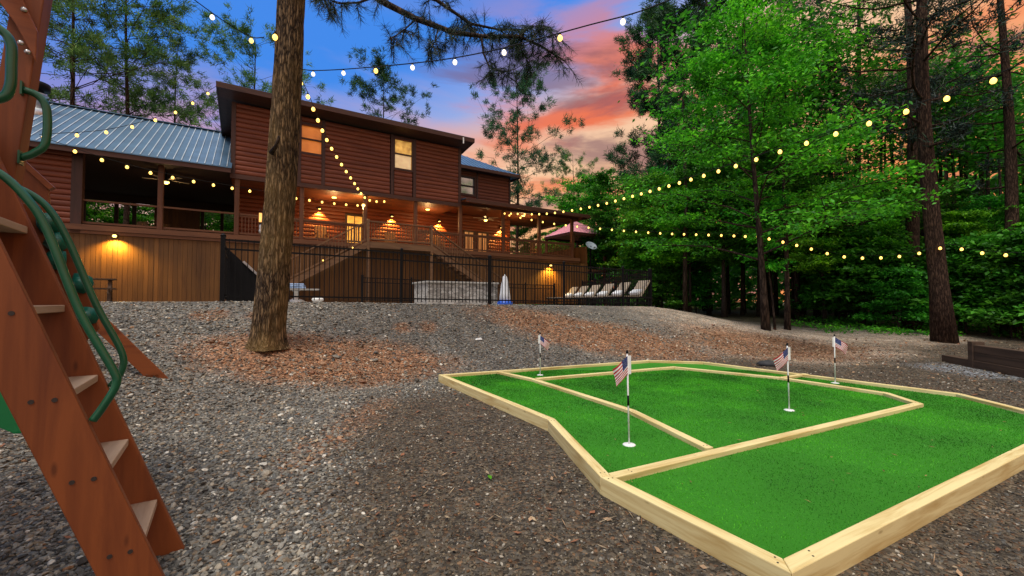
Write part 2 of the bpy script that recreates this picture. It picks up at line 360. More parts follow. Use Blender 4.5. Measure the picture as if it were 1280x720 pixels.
def height(x, y):
    x = np.asarray(x, float); y = np.asarray(y, float)
    q = -ST*x + CT*y; s = CT*x + ST*y
    q0 = np.interp(s, [-5, -2.5, -.5, 2.5, 8, 12, 16], [3.6, 4.6, 6.6, 7.45, 7.0, 6.6, 6.0])
    bank = ss(q, q0-.3, 10.5)*.35 + .65*np.clip((q-q0)/(10.5-q0), 0, 1)
    w = ss(s, 12.0, 19)
    z = fbase(s)*bank*(1-w) + .6*ss(q, 1, 14)*w
    d = in_green(x, y); k = ss(d, .25, 1.2)
    rough = .012*vnoise(x*1.7, y*1.7, 3) + .05*vnoise(x*.5, y*.5, 5)*ss(q, 6, 9)*(1-ss(q, 10.3, 10.8)*(1-w)) + .02*vnoise(x*4, y*4, 9)*ss(q, 6.5, 8)*(1-ss(q, 10.3, 10.8)*(1-w))
    dt = np.hypot(x+4.15, y-7.25)
    mound = .13*np.exp(-(dt/.70)**2)
    ck = zones(x, y)[0]; rough = rough + ck*(.030*vnoise(x*3.1, y*3.1, 61)+.014*vnoise(x*9, y*9, 62))*ss(q, 4, 6)
    return z + rough*k*.8 + mound - .015*(1-k)
def hz(x, y): return float(height(np.array([x]), np.array([y]))[0])
def zones(x, y):
    """kind of ground: 0 grey gravel; clay, brown fines, pale dirt"""
    q = -ST*x + CT*y; s = CT*x + ST*y; wv = vnoise(x*.9, y*.9, 21)*.5 + vnoise(x*2.6, y*2.6, 22)*.35 + vnoise(x*6, y*6, 23)*.2
    u1 = (x+3.25)*.90+(y-7.55)*.43; v1 = -(x+3.25)*.43+(y-7.55)*.90; d1 = np.hypot(u1/2.15, v1/.80); clay = 1 - ss(d1+wv*.45, .6, 1.15)
    d2 = np.hypot((x-2.6)/3.4, (y-11.3)/1.15); clay = np.maximum(clay, 1.0*(1-ss(d2+wv*.5, .55, 1.2)))
    d3 = np.hypot((x-7.2)/3.2, (y-12.3)/2.2); clay = np.maximum(clay, .95*(1-ss(d3+wv*.5, .5, 1.1)))
    for sx, sy, sr in ((-5.6, 7.9, .30), (-4.9, 8.3, .22), (-2.4, 9.4, .18), (-1.9, 9.7, .2)): clay = np.maximum(clay, .8*(1-ss(np.hypot((x-sx), (y-sy)*.8)/sr+wv*.5, .6, 1.2)))
    d4 = np.hypot((x+1.9)/.28, (y-5.0)/1.6); clay = np.maximum(clay, .5*(1-ss(d4+wv*.8, .4, 1.3)))
    brown = ss(x + .34*(y-3) + wv*.5, -1.6, -.75)*(1-ss(q, 5.6, 7.2)); brown = np.maximum(brown, ss(x, 1.0, 2)*(1-ss(y, 5, 7)))
    st_ = vnoise(x*.45+y*.2, y*2.4, 71); pale = (.62+.55*np.clip(st_, -.8, .8))*ss(s, 9.8, 12.5)*ss(q+wv, 3.4, 5.0)*(1-.4*ss(q, 12, 16))
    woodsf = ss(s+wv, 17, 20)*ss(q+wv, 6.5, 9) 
    return np.clip(clay, 0, 1), np.clip(brown, 0, 1), np.clip(pale, 0, 1), np.clip(woodsf, 0, 1)
def mix3(a, b, t): return a*(1-t[:, None]) + np.array(b)[None, :]*t[:, None]
def ground_mat():
    m, n, l, p, o = new_mat('gravel_and_clay_ground'); tc = n('ShaderNodeTexCoord'); at = n('ShaderNodeAttribute', attribute_name='Col')
    vo = n('ShaderNodeTexVoronoi', inp={'Scale': 42, 'Randomness': 1}); l(tc.outputs['Object'], vo.inputs[0])
    sp = n('ShaderNodeSeparateColor'); l(vo.outputs['Color'], sp.inputs[0])
    r = ramp(n, [(0, .25), (.35, .7), (.7, 1.15), (.93, 1.6), (1, 2.6)]); l(sp.outputs[0], r.inputs[0])
    c = mixc(n, l, 1.0, at.outputs[0], r.outputs[0], 'MULTIPLY')
    r2 = ramp(n, [(0, (.9, .95, 1.06)), (.6, (1, 1, 1)), (1, (1.25, .92, .7))]); l(sp.outputs[1], r2.inputs[0]); c = mixc(n, l, 1.0, c, r2.outputs[0], 'MULTIPLY')
    ns = n('ShaderNodeTexNoise', inp={'Scale': 2.2, 'Detail': 8, 'Roughness': .6}); l(tc.outputs['Object'], ns.inputs[0]); r3 = ramp(n, [(.3, .65), (.7, 1.3)]); l(ns.outputs[0], r3.inputs[0]); c = mixc(n, l, 1.0, c, r3.outputs[0], 'MULTIPLY')
    l(c, p.inputs['Base Color']); p.inputs['Roughness'].default_value = .8; p.inputs['Specular IOR Level'].default_value = .3
    h = mth(n, l, 'ADD', mth(n, l, 'MULTIPLY', vo.outputs['Distance'], -1.0), ns.outputs[0]); bump(n, l, p, h, .9, .012)
    return m
def build_ground():
    xs = np.concatenate([-np.geomspace(220, 14.3, 26), np.arange(-14, 17.01, .14), np.geomspace(17.4, 220, 26)])
    ys = np.concatenate([-np.geomspace(120, 3.2, 16), np.arange(-3, 19.01, .14), np.geomspace(19.5, 260, 34)])
    X, Y = np.meshgrid(xs, ys); x, y = X.ravel(), Y.ravel(); z = height(x, y)
    cl, br, pa, wf = zones(x, y)
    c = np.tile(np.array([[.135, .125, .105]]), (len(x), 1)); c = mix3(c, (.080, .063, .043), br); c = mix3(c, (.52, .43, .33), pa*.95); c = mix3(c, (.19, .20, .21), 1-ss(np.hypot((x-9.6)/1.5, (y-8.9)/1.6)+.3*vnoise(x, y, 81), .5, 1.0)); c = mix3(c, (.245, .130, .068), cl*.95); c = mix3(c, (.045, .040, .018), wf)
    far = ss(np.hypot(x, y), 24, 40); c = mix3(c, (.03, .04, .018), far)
    nx, ny = len(xs), len(ys); I = np.arange(nx*ny).reshape(ny, nx)
    F = np.stack([I[:-1, :-1], I[:-1, 1:], I[1:, 1:], I[1:, :-1]], -1).reshape(-1, 4)
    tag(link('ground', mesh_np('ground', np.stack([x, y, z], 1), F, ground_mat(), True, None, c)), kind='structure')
build_ground()

# loose stones lying on the ground
def attr_mat(name, rough=.65):
    m, n, l, p, o = new_mat(name); at = n('ShaderNodeAttribute', attribute_name='Col'); tc = n('ShaderNodeTexCoord')
    ns = n('ShaderNodeTexNoise', inp={'Scale': 60, 'Detail': 3}); l(tc.outputs['Object'], ns.inputs[0]); r = ramp(n, [(.3, .75), (.7, 1.2)]); l(ns.outputs[0], r.inputs[0])
    l(mixc(n, l, 1.0, at.outputs[0], r.outputs[0], 'MULTIPLY'), p.inputs['Base Color']); p.inputs['Roughness'].default_value = rough; p.inputs['Specular IOR Level'].default_value = .35
    return m
def build_stones():
    rs = np.random.RandomState(11); PX = []; PY = []; SZ = []
    def band(y0, y1, dens, size, xr=1.32):
        n = int(dens*(y1*y1-y0*y0)*xr); yy = np.sqrt(rs.uniform(y0*y0, y1*y1, n)); xx = rs.uniform(-1, 1, n)*xr*yy
        PX.append(xx); PY.append(yy); SZ.append(size*np.exp(rs.normal(0, .42, n).clip(-1.0, .72)))
    band(1.75, 3.2, 2600, .0105); band(3.2, 5, 1500, .0120); band(5, 8, 620, .0145); band(8, 13, 300, .0165); band(2.4, 9, 2.2, .024)
    rn_ = 130; uu = rs.uniform(-1.9, 2.0, rn_); vv = rs.normal(-.1, .38, rn_); PX.append(-3.25+uu*.90-vv*.43); PY.append(7.55+uu*.43+vv*.90); SZ.append(np.exp(rs.normal(-3.5, .45, rn_)))
    x = np.concatenate(PX); y = np.concatenate(PY); sz = np.concatenate(SZ)
    cl, br, pa, wf = zones(x, y); d = in_green(x, y); q = -ST*x + CT*y
    s = CT*x + ST*y
    keep = (d > .012) & (rs.rand(len(x)) < 1-.7*np.clip(pa, 0, 1)) & ((q < 10.75) | (s > 13.2)) & (np.hypot(x+4.15, y-7.25) > .42)
    x, y, sz, cl, br, pa = [a[keep] for a in (x, y, sz, cl, br, pa)]; n = len(x)
    sz = sz*(1-.42*br)
    ico = np.array([(-1, 1.618, 0), (1, 1.618, 0), (-1, -1.618, 0), (1, -1.618, 0), (0, -1, 1.618), (0, 1, 1.618), (0, -1, -1.618), (0, 1, -1.618), (1.618, 0, -1), (1.618, 0, 1), (-1.618, 0, -1), (-1.618, 0, 1)])/1.9
    fi = np.array([(0, 11, 5), (0, 5, 1), (0, 1, 7), (0, 7, 10), (0, 10, 11), (1, 5, 9), (5, 11, 4), (11, 10, 2), (10, 7, 6), (7, 1, 8), (3, 9, 4), (3, 4, 2), (3, 2, 6), (3, 6, 8), (3, 8, 9), (4, 9, 5), (2, 4, 11), (6, 2, 10), (8, 6, 7), (9, 8, 1)])
    V = np.repeat(ico[None], n, 0)*rs.uniform(.78, 1.22, (n, 12, 1)); V = V*rs.uniform([.8, .6, .4], [1.5, 1.05, .75], (n, 1, 3))
    a = rs.uniform(0, 6.28, n); tx = rs.normal(0, .25, (n, 2)); ca, sa = np.cos(a)[:, None], np.sin(a)[:, None]
    V = np.stack([V[..., 0]*ca-V[..., 1]*sa, V[..., 0]*sa+V[..., 1]*ca, V[..., 2]], -1)
    V[..., 2] += V[..., 0]*tx[:, :1] + V[..., 1]*tx[:, 1:]
    V = V*sz[:, None, None]; z = height(x, y)
    V += np.stack([x, y, z + sz*.22], -1)[:, None, :]
    pal = np.array([(.17, .168, .155), (.25, .24, .215), (.10, .098, .09), (.32, .29, .24), (.22, .175, .125), (.055, .053, .05), (.62, .60, .55), (.28, .16, .085), (.14, .15, .155)])
    c = pal[rs.choice(9, n, p=[.2, .2, .17, .1, .1, .11, .035, .03, .055])]
    palb = np.array([(.092, .074, .050), (.15, .122, .084), (.040, .033, .025), (.13, .066, .032), (.38, .35, .30), (.085, .080, .072)]); cb = palb[rs.choice(6, n, p=[.3, .18, .22, .1, .06, .14])]
    palc = np.array([(.25, .135, .078), (.34, .20, .12), (.19, .085, .045), (.42, .34, .26), (.24, .22, .19)]); cc = palc[rs.choice(5, n, p=[.3, .25, .2, .12, .13])]
    c = np.where((rs.rand(n) < br)[:, None], cb, c); c = np.where((rs.rand(n) < cl*.7)[:, None], cc, c); c = np.where((rs.rand(n) < pa*.7)[:, None], palb[rs.choice(6, n)]*1.7, c)
    c = c*rs.uniform(.75, 1.2, (n, 1))*np.array([1.0, .97, .90])
    F = (fi[None] + 12*np.arange(n)[:, None, None]).reshape(-1, 3)
    o = link('gravel', mesh_np('gravel', V.reshape(-1, 3), F, attr_mat('loose_stone'), False, None, np.repeat(c, 12, 0)))
    tag(o, 'loose grey and brown gravel stones strewn over the ground', 'gravel', kind='stuff')
    # wood chips, dead leaves and pine straw
    m = 46000; yy = np.sqrt(rs.uniform(2.2**2, 14.5**2, m)); xx = rs.uniform(-1.25, 1.25, m)*yy; cl, br, pa, wf = zones(xx, yy); q = -ST*xx + CT*yy; s = CT*xx+ST*yy
    k = (rs.rand(m) < np.clip(cl*.8+br*.10+pa*.12+.02, 0, 1)) & (in_green(xx, yy) > .03) & ((q < 10.7) | (s > 13.2)); xx, yy = xx[k], yy[k]; m = len(xx)
    ln = rs.uniform(.010, .030, m)*(1+.06*yy); wd = np.where(rs.rand(m) < .4, .004, ln*rs.uniform(.3, .6, m)); a = rs.uniform(0, 6.28, m)
    thin = wd < .0041; ln = np.where(thin, ln*2.3, ln); wd = np.where(thin, .0022+.0002*yy, wd)
    dx = np.stack([np.cos(a), np.sin(a), rs.normal(0, .3, m)*np.where(thin, .3, 1)], 1)*ln[:, None]; dy = np.stack([-np.sin(a), np.cos(a), rs.normal(0, .35, m)], 1)*wd[:, None]
    c0 = np.stack([xx, yy, height(xx, yy)+.014+.004*yy/6], 1); V = np.stack([c0-dx-dy*.4, c0+dx*.2-dy, c0+dx, c0-dx*.1+dy], 1).reshape(-1, 3)
    pc = np.array([(.26, .135, .066), (.36, .23, .13), (.15, .075, .038), (.42, .32, .2), (.24, .10, .05)])[rs.choice(5, m)]*rs.uniform(.7, 1.2, (m, 1))
    b_ = np.stack([rs.uniform(-1.2, 6.4, 260), rs.uniform(2.2, 9.4, 260)], 1); b_ = b_[in_green(b_[:, 0], b_[:, 1]) < -.12]; m2 = len(b_); a2 = rs.uniform(0, 6.28, m2); l2 = rs.uniform(.006, .03, m2)[:, None]; w2 = rs.uniform(.002, .006, m2)[:, None]
    e1_ = np.stack([np.cos(a2), np.sin(a2), a2*0], 1)*l2; e2_ = np.stack([-np.sin(a2), np.cos(a2), a2*0+.3], 1)*w2; c2_ = np.stack([b_[:, 0], b_[:, 1], a2*0+.086], 1)
    V = np.concatenate([V, np.stack([c2_-e1_, c2_-e2_, c2_+e1_, c2_+e2_], 1).reshape(-1, 3)]); pc = np.concatenate([pc, np.array([(.22, .12, .05)])*rs.uniform(.5, 1.6, (m2, 1))]); m = m+m2
    o = link('leaf_litter', mesh_np('leaf_litter', V, np.arange(4*m).reshape(-1, 4), attr_mat('dead_leaf', .8), False, None, np.repeat(pc, 4, 0)))
    tag(o, 'reddish wood chips, dead leaves and pine straw scattered on the bare ground', 'leaf litter', kind='stuff')
build_stones()

# ------------------------------------------------------------------ the putting green
def turf_mat():
    m, n, l, p, o = new_mat('artificial_turf'); tc = n('ShaderNodeTexCoord')
    f = n('ShaderNodeTexNoise', inp={'Scale': 170, 'Detail': 3, 'Roughness': .7}); l(tc.outputs['Object'], f.inputs[0])
    r = ramp(n, [(.28, (.022, .15, .007)), (.5, (.034, .235, .010)), (.72, (.062, .33, .018))]); l(f.outputs[0], r.inputs[0])
    b = n('ShaderNodeTexNoise', inp={'Scale': 1.1, 'Detail': 5}); l(tc.outputs['Object'], b.inputs[0]); rb = ramp(n, [(.3, .88), (.5, 1.0), (.7, 1.10)]); l(b.outputs[0], rb.inputs[0])
    c = mixc(n, l, 1.0, r.outputs[0], rb.outputs[0], 'MULTIPLY')
    w = n('ShaderNodeTexNoise', inp={'Scale': 2.6, 'Detail': 8, 'Roughness': .7}); l(tc.outputs['Object'], w.inputs[0]); rw = ramp(n, [(.66, 0), (.76, 1)]); l(w.outputs[0], rw.inputs[0])
    c = mixc(n, l, mth(n, l, 'MULTIPLY', rw.outputs[0], .4), c, (.10, .12, .03))
    l(c, p.inputs['Base Color']); p.inputs['Roughness'].default_value = .75; p.inputs['Specular IOR Level'].default_value = .25
    wv = n('ShaderNodeTexNoise', inp={'Scale': 3.0, 'Detail': 2}); l(tc.outputs['Object'], wv.inputs[0])
    h = mth(n, l, 'ADD', f.outputs[0], mth(n, l, 'MULTIPLY', wv.outputs[0], .8)); bump(n, l, p, h, .8, .015)
    return m
def offset_poly(P, d, closed=True):
    n = len(P); out = []
    for i in range(n):
        a = np.array(P[i-1] if (closed or i) else P[0]); b = np.array(P[i]); c = np.array(P[(i+1) % n] if (closed or i < n-1) else P[-1])
        def nrm(u):
            L = np.linalg.norm(u); return np.array([u[1], -u[0]])/L if L > 1e-9 else None
        n1, n2 = nrm(b-a), nrm(c-b); n1 = n2 if n1 is None else n1; n2 = n1 if n2 is None else n2
        k = (n1+n2); k /= np.linalg.norm(k); out.append(tuple(b + k*d/max(.4, np.dot(k, n1))))
    return out
def beams(root, P, closed, w, z0, z1, both=False):
    """one timber per straight run, mitred where they meet"""
    A = offset_poly(P, -w/2, closed) if both else P; B = offset_poly(P, w/2 if both else w, closed)
    n = len(P)
    for i in range(n if closed else n-1):
        j = (i+1) % n
        a0, a1, b0, b1 = [np.array(t) for t in (A[i], A[j], B[i], B[j])]
        e = (a1-a0)/np.linalg.norm(a1-a0)*.0015; mid = (a0+a1+b0+b1)/4; ang = math.atan2(e[1], e[0])
        def loc(p): d = p-mid; return (d[0]*math.cos(ang)+d[1]*math.sin(ang), -d[0]*math.sin(ang)+d[1]*math.cos(ang))
        c4 = [loc(a0+e), loc(a1-e), loc(b1-e), loc(b0+e)]
        area = sum(c4[k][0]*c4[(k+1) % 4][1]-c4[(k+1) % 4][0]*c4[k][1] for k in range(4))
        if area < 0: c4 = c4[::-1]
        mb = MB(); mb.hexa([(x, y, 0) for x, y in c4], [(x, y, z1-z0) for x, y in c4])
        o = mb.build('timber', M['timber'], root, bevel=.006); o.location = (mid[0], mid[1], z0); o.rotation_euler = (0, 0, ang)
        for fr in (.04, .96):
            for sd in (.3, .7):
                pp = (a0*(1-sd)+b0*sd)*(1-fr)+(a1*(1-sd)+b1*sd)*fr; lx, ly = loc(pp); k = link('screw_head', screw_mesh(), o); k.location = (lx, ly, z1-z0)
SCREW = []
def screw_mesh():
    if not SCREW: m = MB(); m.lathe([(.006, -.004), (.006, .0015)], (0, 0, 0), 6); SCREW.append(m.mesh('screw_head', M['boltm']))
    return SCREW[0]
def build_green():
    turf = MB(); inner = offset_poly(GREEN, .05)
    # a fine sheet inside the frame with very slight ripples
    x0, x1, y0, y1 = -1.4, 6.6, 2.0, 9.7; st = .05
    xs = np.arange(x0, x1, st); ys = np.arange(y0, y1, st); X, Y = np.meshgrid(xs, ys); x, y = X.ravel(), Y.ravel()
    d = in_green(x, y); idx = -np.ones(len(x), int)
    # pull the outer ring onto the frame line so the sheet ends under the timbers
    ok = d < -.006; idx[ok] = np.arange(ok.sum()); I = idx.reshape(len(ys), len(xs))
    F = np.stack([I[:-1, :-1], I[:-1, 1:], I[1:, 1:], I[1:, :-1]], -1).reshape(-1, 4); F = F[(F >= 0).all(1)]
    z = .070 + .005*vnoise(x*2.2, y*2.2, 31)
    mt = turf_mat()
    me = mesh_np('putting_turf', np.stack([x, y, z], 1)[ok], F, mt, True)
    t = link('putting_turf', me); tag(t, 'bright green artificial turf carpet of the backyard putting green', 'turf', kind='thing')
    e = MB(); n = len(inner); e.add([(a, b, .058) for a, b in inner], [tuple(range(n))[::-1]]); e.build('turf_backing', mt, t)
    root = empty('putting_green_frame', (0, 0, 0), 0, 'pale new timber beams framing and dividing the green putting turf', 'timber frame')
    beams(root, GREEN, True, .09, -.02, .118)
    beams(root, [(.745, 3.30), (5.31, 5.61), (5.44, 6.25), (4.69, 7.5), (3.28, 8.7), (.42, 7.40)], False, .09, .0, .115, True)
    beams(root, [(-.25, 8.12), (.37, 7.35), (1.47, 5.27), (1.80, 3.93)], False, .09, .0, .113, True)
    beams(root, [(4.75, 7.53), (5.42, 7.90)], False, .09, .0, .111, True)
    # pile
    rs = np.random.RandomState(5); N = 230000; yy = np.sqrt(rs.uniform(2.1**2, 8.5**2, N)); xx = rs.uniform(-1.5, 6.6, N); k = in_green(xx, yy) < -.10; xx, yy = xx[k], yy[k]; N = len(xx)
    hgt = rs.uniform(.006, .013, N)*(1+.06*yy); a = rs.uniform(0, 6.28, N); ln = rs.normal(0, .006, (N, 2)); wd = .0016*(1+.35*yy)
    c0 = np.stack([xx, yy, 0.068+.005*vnoise(xx*2.2, yy*2.2, 31)], 1); w = np.stack([np.cos(a)*wd, np.sin(a)*wd, 0*a], 1)
    V = np.stack([c0-w, c0+w, c0+np.stack([ln[:, 0], ln[:, 1], hgt], 1)], 1).reshape(-1, 3)
    o = link('turf_pile', mesh_np('turf_pile', V, np.arange(3*N).reshape(-1, 3), M_turfblade, False), t); tag(o, kind='stuff')
    return root
M_turfblade = leafmat('turf_blade', (.024, .165, .008), (.036, .235, .011), (.066, .34, .020), .25)
build_green()

def build_flags():
    data = [((1.123, 4.13), .943, (-.150, -.115), .178, 'small american flag on white pole standing nearest, on the left strip of turf', -1, (-.012, 0)),
            ((3.494, 5.417), .885, (-.20, -.135), .165, 'small american flag on white pole in the middle of the large turf panel', 1, (-.01, 0)),
            ((.524, 7.96), .83, (.17, -.12), .155, 'small american flag on white pole at the far left strip of turf by the bank', -1, (0, 0)),
            ((5.417, 7.19), .857, (.20, -.12), .16, 'small american flag on white pole at the far right strip of turf', -1, (.004, 0))]
    for (x, y), h, (ux, uz), hs, lab, side, lean in data:
        h -= .07
        r = empty('putting_flag', (x, y, .07), 0, lab, 'golf flag', 'american flags on the putting green')
        lx, ly = lean
        top = (lx, ly, h)
        mb = MB(); mb.tube([(0, 0, 0), (lx*.5, ly*.5, h*.5), top], .0085, 8); mb.build('pole', M['white'], r)
        g = MB(); g.tube([(lx*.42, 0, h*.43), (lx*.52, 0, h*.54)], .0105, 8); g.build('grip_band', M['black'], r)
        k = MB(); k.lathe([(.012, 0), (.014, .012), (.008, .03), (.002, .034)], (lx, ly, h), 8); k.build('pole_cap', M['black'], r)
        b = MB(); b.lathe([(.058, -.012), (.062, .002), (.055, .008), (.02, .012)], (0, 0, 0), 20); b.build('cup_plate', M['white'], r)
        sl = MB(); sx = .012 if ux < 0 else -.012
        zt = h-.02; s2 = (.036 if ux < 0 else -.038); s0, s1 = sorted((sx*.2, s2)); sl.box(lx+s0, lx+s1, -.004, -.001, zt-hs, zt); sl.build('flag_sleeve', M['flagw'], r)
        fl = MB(); nc, nr = 20, 13
        def P(u, v):   # u along the fly, v down the hoist
            wob = .012*math.sin(u*7+v*2)*u
            d = u*(1-.25*u*v)
            return (lx + ux*d + .010*math.sin(v*3.1)*u, -.014 - .03*math.sin(u*2.4) + wob, zt - hs*v + uz*u - .03*u*math.sin(v*2.6+.5))
        for i in range(nc):
            for j in range(nr):
                mi = 2 if (i < 8 and j < 7) else (0 if j % 2 == 0 else 1)
                fl.add([P(i/nc, j/nr), P((i+1)/nc, j/nr), P((i+1)/nc, (j+1)/nr), P(i/nc, (j+1)/nr)], [(0, 1, 2, 3)], mi, True)
        for rr in range(9):
            for cc in range(6 if rr % 2 == 0 else 5):
                u = (.6+cc*1.18+(0 if rr % 2 == 0 else .59))/nc; v = (.45+rr*.76)/nr; e = .011
                q = [P(u-e*.7, v), P(u, v-e), P(u+e*.7, v), P(u, v+e)]
                for off in (-.0025, .0025): fl.add([(a, b_+off, c) for a, b_, c in q], [(0, 1, 2, 3)], 1)
        fl.build('flag', [M['flagr'], M['flagw'], M['flagb']], r)
build_flags()

# ------------------------------------------------------------------ the log house (local x = along the front, y = into the house)
H0 = (4.5, 20.0, 1.40)
HL = Hroot = empty('log_house', site(H0[0], H0[1], H0[2]), TH, 'long two-storey reddish log house with raised porches and metal roofs', 'house')
def hb(mb, name, mat, parent=None, bevel=0): return mb.build(name, mat, parent or HL, off=H0, bevel=bevel)
def logwall(mb, s0, s1, q, z0, z1, holes=(), pitch=.195, bulge=.045, side=-1, axis='s'):
    """courses of half-round log siding on the plane q (or the plane s when axis is 'q'), with openings"""
    n = max(1, round((z1-z0)/pitch)); pt = (z1-z0)/n
    for k in range(n):
        a, b = z0+k*pt, z0+(k+1)*pt; spans = [(s0, s1)]
        for (h0, h1, g0, g1) in holes:
            if a+pt*.5 > g0 and a+pt*.5 < g1:
                spans = [t for (u, v) in spans for t in ((u, min(v, h0)), (max(u, h1), v)) if t[1]-t[0] > .01]
        prof = [(0, a), (bulge*.62, a+pt*.10), (bulge*.92, a+pt*.28), (bulge, a+pt*.5), (bulge*.92, a+pt*.72), (bulge*.62, a+pt*.90), (0, b)]
        for u, v in spans:
            vs = []
            for e in (u, v):
                for d, zz in prof: vs.append((e, q+side*d, zz) if axis == 's' else (q+side*d, e, zz))
            m = len(prof); mb.add(vs, [(i, i+1, m+i+1, m+i) for i in range(m-1)], 0, False)
    return mb
def window(s0, s1, z0, z1, q, pane, parent=None, mid=True, fw=.07, mat=None):
    f = MB(); a = .09
    f.box(s0-a, s0, q-.06, q+.1, z0-a, z1+a).box(s1, s1+a, q-.06, q+.1, z0-a, z1+a).box(s0+.002, s1-.002, q-.06, q+.1, z1, z1+a).box(s0+.002, s1-.002, q-.065, q+.1, z0-a, z0)
    if mid: f.box(s0+.002, s1-.002, q-.02, q+.06, (z0+z1)/2-.03, (z0+z1)/2+.03)
    o = hb(f, 'window', mat or M['trimv'], parent)
    p = MB(); p.box(s0, s1, q+.07, q+.085, z0, z1); hb(p, 'pane', pane, o)
    return o
def spot(name, loc, target, energy, col, size, blend=.5, parent=None):
    d = bpy.data.lights.new(name, 'SPOT'); d.energy = energy; d.color = col; d.spot_size = size; d.spot_blend = blend; d.shadow_soft_size = .03
    o = bpy.data.objects.new(name, d); COL.objects.link(o); o.location = loc
    v = np.array(target, float)-np.array(loc, float); from_q = __import__('mathutils').Vector(v).to_track_quat('-Z', 'Y'); o.rotation_euler = from_q.to_euler()
    return o
def point(name, loc, energy, col, r=.05):
    d = bpy.data.lights.new(name, 'POINT'); d.energy = energy; d.color = col; d.shadow_soft_size = r
    o = bpy.data.objects.new(name, d); COL.objects.link(o); o.location = loc; return o
WARM = (1, .62, .20)
rnd = random.Random(4)
def house():
    # skirting of vertical boards under the deck
    b = MB(); s = -9.5
    while s < 17.9:
        w = .14; b.box(s, min(s+w-.006, 17.95), 20.0-rnd.uniform(0, .010), 20.03, 1.28, 3.74); s += w
    q = 20.05
    while q < 26:
        b.box(17.92, 17.95-rnd.uniform(0, .01), q, q+.134, 1.2, 4.85); q += .14
    b.box(-9.5, 17.9, 20.035, 20.06, 1.28, 3.74)
    hb(b, 'skirting_wall', M['board'])
    d = MB(); d.box(-9.5, 17.2, 19.95, 27.6, 3.985, 4.05); hb(d, 'deck_floor', M['deck'])
    f = MB(); f.box(-9.5, 17.25, 19.90, 19.948, 3.86, 4.05).box(-9.5, 17.22, 19.94, 19.985, 3.745, 3.85); hb(f, 'deck_fascia', M['deck'])
    # posts
    for ps, top in ((-2.78, 6.45), (-.42, 6.3), (1.9, 6.3), (4.52, 6.3), (6.9, 6.3), (9.29, 6.4), (11.88, 6.4), (14.3, 6.4), (16.75, 6.4)):
        m = MB(); m.box(ps-.085, ps+.085, 20.0, 20.17, 4.05, top); hb(m, 'porch_post', M['post'], bevel=.02)
    m = MB(); m.box(-5.12, -4.84, 19.94, 20.2, 3.745, 6.5); hb(m, 'corner_post', M['trimv'], bevel=.01)
    # railings
    bays = [(-4.84, -2.865, 0), (-2.695, -.505, 0), (-.335, 1.815, 1), (1.985, 4.435, 1), (6.985, 9.205, 1), (9.375, 11.795, 1), (11.965, 14.215, 1), (14.385, 16.665, 1)]
    for a, c, bal in bays:
        m = MB(); m.box(a, c, 20.03, 20.13, 4.87, 4.93).box(a, c, 20.05, 20.11, 4.10, 4.17)
        if bal:
            m.box(a, c, 20.06, 20.10, 4.80, 4.866)
            x = a+.08
            while x < c-.05: m.box(x, x+.032, 20.065, 20.095, 4.172, 4.798); x += .115
        hb(m, 'railing', M['deck'])
    # left wing: log wall, lining, back rail and board panel
    w = MB(); logwall(w, -9.5, -5.12, 20.0, 4.06, 6.52); w.box(-9.5, -5.12, 20.002, 20.12, 4.06, 6.5); hb(w, 'log_wall', M['log'])
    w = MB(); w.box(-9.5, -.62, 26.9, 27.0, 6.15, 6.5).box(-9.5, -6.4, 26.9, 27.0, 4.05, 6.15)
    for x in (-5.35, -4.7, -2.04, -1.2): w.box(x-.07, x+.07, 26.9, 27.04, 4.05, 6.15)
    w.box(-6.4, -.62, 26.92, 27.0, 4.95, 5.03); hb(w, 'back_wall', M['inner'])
    w = MB(); x = -3.95
    while x < -2.15: w.box(x, x+.134, 26.90-rnd.uniform(0, .01), 26.98, 4.05, 6.15); x += .14
    hb(w, 'board_panel', M['board'])
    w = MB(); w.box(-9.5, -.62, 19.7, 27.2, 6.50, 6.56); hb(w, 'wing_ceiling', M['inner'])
    # ground-floor back wall of the porch
    w = MB(); holes = [(4.2, 5.12, 4.05, 5.92), (10.84, 11.62, 4.05, 5.66), (11.74, 12.52, 4.05, 5.66)]
    logwall(w, -.5, 14.1, 23.0, 4.06, 6.36, holes); logwall(w, 9.22, 14.1, 23.0, 6.36, 6.60); logwall(w, 23.0, 27.0, -.5, 4.06, 6.36, (), axis='q'); logwall(w, 23.0, 28.0, 14.1, 4.06, 6.36, (), side=1, axis='q')
    hb(w, 'log_wall', M['log'])
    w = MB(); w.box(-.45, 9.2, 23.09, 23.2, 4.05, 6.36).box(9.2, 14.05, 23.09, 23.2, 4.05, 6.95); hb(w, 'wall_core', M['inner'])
    for s0, s1, z1, mat in ((4.2, 5.12, 5.92, M['door']), (10.84, 11.62, 5.66, M['ddoor']), (11.74, 12.52, 5.66, M['ddoor'])):
        m = MB(); a = .08
        m.box(s0-.03, s0+a, 22.93, 23.08, 4.06, z1).box(s1-a, s1+.03, 22.93, 23.08, 4.06, z1).box(s0+a+.001, s1-a-.001, 22.94, 23.08, z1-a, z1).box(s0+a+.001, s1-a-.001, 22.95, 23.08, 4.06, 4.28)
        m.box((s0+s1)/2-.015, (s0+s1)/2+.015, 22.985, 23.06, 4.281, z1-a-.001)
        o = hb(m, 'door', M['trimv'])
        p = MB(); p.box(s0+a, s1-a, 23.062, 23.075, 4.282, z1-a); hb(p, 'pane', mat, o)
        k = MB(); k.tube([(s1-.13, 22.93, 5.0), (s1-.13, 22.88, 5.0), (s1-.22, 22.88, 5.0)], .014, 6); hb(k, 'handle', M['steel'], o)
    # upper storey
    w = MB(); holes = [(1.84, 2.64, 7.79, 9.0), (5.82, 6.69, 7.74, 9.21)]
